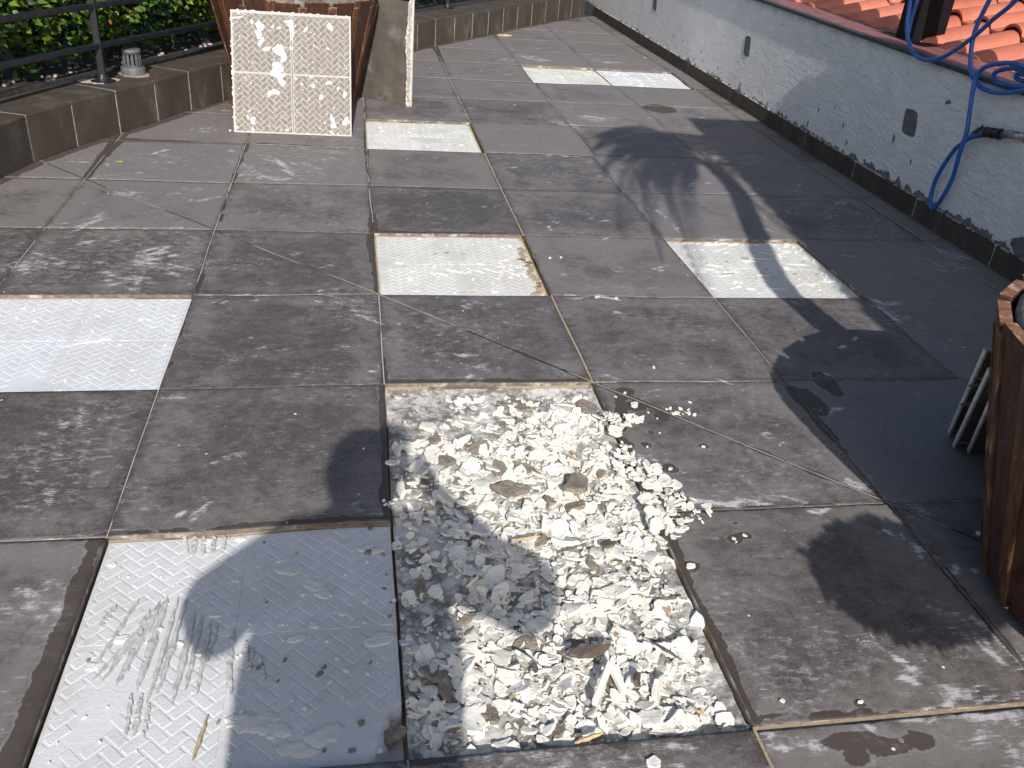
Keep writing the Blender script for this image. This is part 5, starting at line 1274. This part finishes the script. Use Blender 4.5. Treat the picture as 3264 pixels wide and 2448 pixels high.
m = MB(); c = Vector(relp(f3(1535, 760, 3.09), pipe)); m.tube([c, c + Vector((-.004, .004, .014)), c + Vector((0, .012, .018))], [.006, .004, .001], 6); m.build('tape_tail', M['tape'], pipe)

# ------------------------------------------------------------------ palm in the right planter
palm = empty('palm_tree', (2.15, .20, .55)); tag(palm, 'slender palm growing from the right planter, above the frame', 'palm')
tp = catmull([(2.17, .20, .54), (2.07, .20, .85), (2.02, .20, 1.17), (2.11, .2, 1.55), (2.22, .2, 1.95), (2.23, .2, 2.24)], 8)
m = MB(); m.tube(tp, [(.058 - .012 * i / len(tp)) * (1 + .06 * math.sin(i * 2.4)) for i in range(len(tp))], 14); rel(m, palm); m.build('trunk', M['trunk'], palm)
r2 = random.Random(12)
def frond(az, L, drop_, lift, nl=34, lw=.011):
    mb = MB(); P0 = Vector(tp[-1]); pts = []
    for i in range(13):
        t = i / 12; h = L * (t - .12 * t * t); z = lift * math.sin(min(1, t * 1.3) * PI / 2) - drop_ * t ** 2.2
        pts.append(P0 + Vector((math.cos(az) * h, math.sin(az) * h, z)))
    mb.tube(pts, [.011 - .008 * i / 12 for i in range(13)], 6)
    for i in range(nl):
        t = .14 + .86 * i / nl; k = t * 12; a = int(k); p = pts[min(a, 11)].lerp(pts[min(a + 1, 12)], k - a); d = (pts[min(a + 1, 12)] - pts[max(0, a)]).normalized() if a < 12 else (pts[12] - pts[11]).normalized()
        for s_ in (-1, 1):
            side = d.cross(Vector((0, 0, 1))).normalized() * s_; ll = .30 * math.sin(PI * (.18 + .72 * t)) * r2.uniform(.85, 1.1)
            dr = (side * .8 + d * .55 + Vector((0, 0, -.30 + r2.uniform(-.12, .12)))).normalized(); q1 = p + dr * ll * .5; q2 = p + dr * ll + Vector((0, 0, -.06 * ll / .3)); wv = d * lw
            mb.poly([p - wv * .5, p + wv * .5, q1 + wv, q2, q1 - wv], [(0, 1, 2, 3, 4)])
    rel(mb, palm); mb.build('frond', M['green'], palm)
for (az, L, dr, li) in [(3.05, .72, 1.2, .25), (2.85, .66, .95, .30), (3.35, .62, 1.25, .22), (2.75, .78, .70, .40), (3.2, .84, 1.0, .35), (1.5, .7, .4, .35), (1.1, .8, .5, .35), (.4, .8, .6, .3), (-.2, .8, .6, .3), (-.9, .85, .5, .35), (2.3, .75, .35, .45), (3.0, .5, .8, .25), (2.5, .82, .55, .45)]: frond(az, L, dr, li)

# unseen shrub and planter, added to shade the right planter and the floor
planter((2.36, -.92, 0), 'added slatted wooden planter beside the photographer for the shade-casting shrub, out of frame', .315, .475, .60, 20, .11, 14)
sh_ = empty('shade_shrub', (2.36, -.92, .56)); tag(sh_, 'added bushy shrub casting shade from the planter beside the photographer, out of frame', 'shrub')
mb = MB()
for (x, y, z) in ((-.5, .05, .2), (-.3, .1, .6), (0, 0, .6), (.25, .1, .5), (.1, -.2, .4)): mb.tube(catmull([(0, 0, 0), (x * .3, y * .3, z * .5), (x, y, z)], 5), .014, 7)
mb.build('stems', M['trunk'], sh_)
def blobs(n, r):
    B = [(2.32, -.85, 1.06, .52, .20, .24, .60), (1.98, -.82, 1.12, .28, .16, .14, .2), (1.635, -.76, .77, .205, .15, .075, .28)]
    out = []
    for (cx, cy, cz, a, b, c, f) in B:
        k = int(n * f); v = r.normal(size=(k, 3)); v /= np.linalg.norm(v, axis=1, keepdims=True); v *= r.random(k)[:, None] ** .4
        out.append(v * np.array([a, b, c]) + np.array([cx, cy, cz]))
    return np.concatenate(out) - np.array([2.36, -.92, .56])
Vv, F, P, r = leaves(24000, blobs, (.026, .042), 8)
me_ = mesh_np('foliage', Vv, F, [M['leaf']]); at = me_.attributes.new('lr', 'FLOAT', 'POINT'); at.data.foreach_set('value', np.repeat(np.clip(r.normal(.45, .18, len(P)), 0, .95), 5).astype(np.float32))
o = bpy.data.objects.new('foliage', me_); COL.objects.link(o); o.parent = sh_

# unseen canopy added and shaped to cast the shade strip along the wall
pg = empty('shade_canopy', (2.45, -1.5, 0)); tag(pg, 'added boarded canopy shaped to shade the strip along the wall, out of frame', 'shade_canopy')
m = MB()
for k in range(20):
    y0 = -3.0 + k * .2; m.box((2.34 + .11 * y0, y0, 2.40), (3.13, y0 + .198, 2.425))
rel(m, pg); m.build('shade_boards', M['canvas'], pg)
for (x, y) in ((3.05, -2.9), (3.05, .9), (2.12, -2.9)):
    m = MB(); m.box((x - .04, y - .04, 0), (x + .04, y + .04, 2.34)); rel(m, pg); m.build('post', M['steel'], pg)
m = MB(); m.hexa([(2.05, -3, 2.34), (2.11, -3, 2.34), (2.55, 1, 2.34), (2.49, 1, 2.34)], [(2.05, -3, 2.398), (2.11, -3, 2.398), (2.55, 1, 2.398), (2.49, 1, 2.398)]); m.box((3.04, -3.0, 2.34), (3.10, 1.0, 2.398)); rel(m, pg); m.build('beam', M['steel'], pg)

# ------------------------------------------------------------------ the photographer (behind the lens)
per = empty('person', (.425, -1.30, 0)); tag(per, 'person in a blue shirt standing behind the camera holding up a phone', 'person')
def skin_mesh(name, chains, mat, parent, sub=2, root=0):
    """chains: list of [(x,y,z,rx[,ry])...]; equal points are merged"""
    bm_v = []; idx = {}; ed = set(); radii = []
    for ch in chains:
        pr0 = None
        for p in ch:
            key = (round(p[0], 4), round(p[1], 4), round(p[2], 4))
            if key not in idx: idx[key] = len(bm_v); bm_v.append(key); radii.append((p[3], p[4] if len(p) > 4 else p[3]))
            if pr0 is not None and idx[key] != pr0: ed.add((pr0, idx[key]))
            pr0 = idx[key]
    me_ = bpy.data.meshes.new(name); me_.from_pydata(bm_v, list(ed), []); me_.materials.append(mat)
    o = bpy.data.objects.new(name, me_); COL.objects.link(o); o.parent = parent
    me_.skin_vertices.new() if hasattr(me_.skin_vertices, 'new') and len(me_.skin_vertices) == 0 else None
    sk = o.modifiers.new('skin', 'SKIN'); sk.use_smooth_shade = True
    if len(me_.skin_vertices) == 0: return o
    for i, rd in enumerate(radii): me_.skin_vertices[0].data[i].radius = rd
    me_.skin_vertices[0].data[root].use_root = True
    ss_ = o.modifiers.new('sub', 'SUBSURF'); ss_.levels = sub; ss_.render_levels = sub
    return o
hipz = .80
def arm(s_):
    sh0 = (s_ * .150, 0, 1.25, .052); el = (.045 + s_ * .335, .13, 1.03, .050); wr = (.095 + s_ * .085, .262, 1.205, .026)
    pm = (.095 + s_ * .066, .285, 1.245, .026, .016)
    return [sh0, ((sh0[0] + el[0]) / 2, .06, 1.15, .046), el, ((el[0] + wr[0]) / 2, (el[1] + wr[1]) / 2, (el[2] + wr[2]) / 2, .036), wr, pm]
body = [[(0, 0, hipz, .105, .10), (0, 0, .88, .095, .09), (0, 0, 1.05, .115, .095), (0, 0, 1.20, .125, .09), (0, .01, 1.285, .05, .05), (0, .02, 1.325, .046, .048), (0, .03, 1.375, .094, .105), (0, .035, 1.44, .106, .120), (0, .02, 1.495, .080, .095)],
        [(0, 0, 1.20, .125, .09)] + arm(-1), [(0, 0, 1.20, .125, .09)] + arm(1)]
for s_ in (-1, 1):
    body.append([(0, 0, hipz, .105, .10), (s_ * .085, 0, .68, .082), (s_ * .10, .01, .42, .056), (s_ * .105, -.01, .36, .052), (s_ * .11, -.02, .10, .036), (s_ * .11, -.02, .05, .038), (s_ * .12, .10, .03, .034)])
    pm = arm(s_)[-1]
    for k in range(4):
        a = .026 - .017 * k
        body.append([pm, (pm[0] - s_ * .004, pm[1] + .004, pm[2] + a + .004, .0088), (pm[0] - s_ * .016, pm[1] + .022, pm[2] + a + .006, .008), (pm[0] - s_ * .030 - s_ * .002 * k, pm[1] + .018, pm[2] + a + .006, .0072)])
    body.append([pm, (pm[0] - s_ * .014, pm[1] - .012, pm[2] + .008, .0105), (pm[0] - s_ * .030, pm[1] - .008, pm[2] + .022, .009)])
skin_mesh('body', body, M['skin'], per, 2)
skin_mesh('shirt', [[(0, 0, hipz - .10, .205, .17), (0, 0, .90, .205, .165), (0, 0, 1.05, .235, .16), (0, 0, 1.17, .165, .125), (0, .008, 1.275, .060, .058)], [(0, 0, 1.17, .165, .125)] + [(*p[:3], p[3] + .032) for p in arm(-1)[:4]], [(0, 0, 1.17, .165, .125)] + [(*p[:3], p[3] + .032) for p in arm(1)[:4]]], M['shirt'], per, 2)
skin_mesh('trousers', [[(0, 0, hipz + .01, .116, .110), (0, 0, hipz - .03, .112, .105)]] + [[(0, 0, hipz - .03, .112, .105), (s_ * .085, 0, .66, .092), (s_ * .10, .01, .42, .070), (s_ * .11, -.02, .10, .055)] for s_ in (-1, 1)], M['jeans'], per, 2)
mb = MB()
for (cx, cy, cz, a, b, c) in [(0, .012, 1.475, .086, .096, .070), (0, -.022, 1.445, .078, .074, .086)]:
    k0 = len(mb.v); nu, nvv = 20, 12
    for j in range(nvv + 1):
        for i in range(nu):
            t = PI * j / nvv; p_ = 2 * PI * i / nu; mb.v.append((cx + a * math.sin(t) * math.cos(p_), cy + b * math.sin(t) * math.sin(p_), cz + c * math.cos(t)))
    for j in range(nvv):
        for i in range(nu): mb.f.append((k0 + j * nu + i, k0 + (j + 1) * nu + i, k0 + (j + 1) * nu + (i + 1) % nu, k0 + j * nu + (i + 1) % nu)); mb.m.append(0)
mb.build('hair', M['hair'], per, smooth=True)
for s_ in (-1, 1):
    mb = MB(); mb.lathe([(.001, 0), (.009, .003), (.011, .010), (.001, .016)], (0, 0, 0), 12); o = mb.build('eye', M['gesso'], per, smooth=True, loc=(s_ * .030, .114, 1.437)); o.rotation_euler = (-PI / 2, 0, 0)
    skin_mesh('ear', [[(s_ * .080, .03, 1.415, .012, .018), (s_ * .086, .025, 1.44, .012, .020)]], M['skin'], per, 1)
skin_mesh('nose', [[(0, .116, 1.44, .009), (0, .132, 1.412, .013), (0, .119, 1.406, .012)]], M['skin'], per, 2)
for s_ in (-1, 1):
    mb = MB(); mb.box((s_ * .115 - .045, -.07, 0), (s_ * .115 + .045, .17, .065)); o = mb.build('shoe', M['shoe'], per); bevel(o, .022, 3)
ph = MB(); ph.box((-.0355, -.0045, -.0695), (.0355, .0045, .0695)); 
o = ph.build('phone', M['phone']); bevel(o, .006, 3)
o.matrix_world = Matrix(((CR.x, CF.x, -CDN.x, CP.x - CF.x * .03 + CR.x * 0), (CR.y, CF.y, -CDN.y, CP.y - CF.y * .03), (CR.z, CF.z, -CDN.z, CP.z - CF.z * .03), (0, 0, 0, 1)))
tag(o, 'black phone held up in both hands behind the camera position', 'phone')
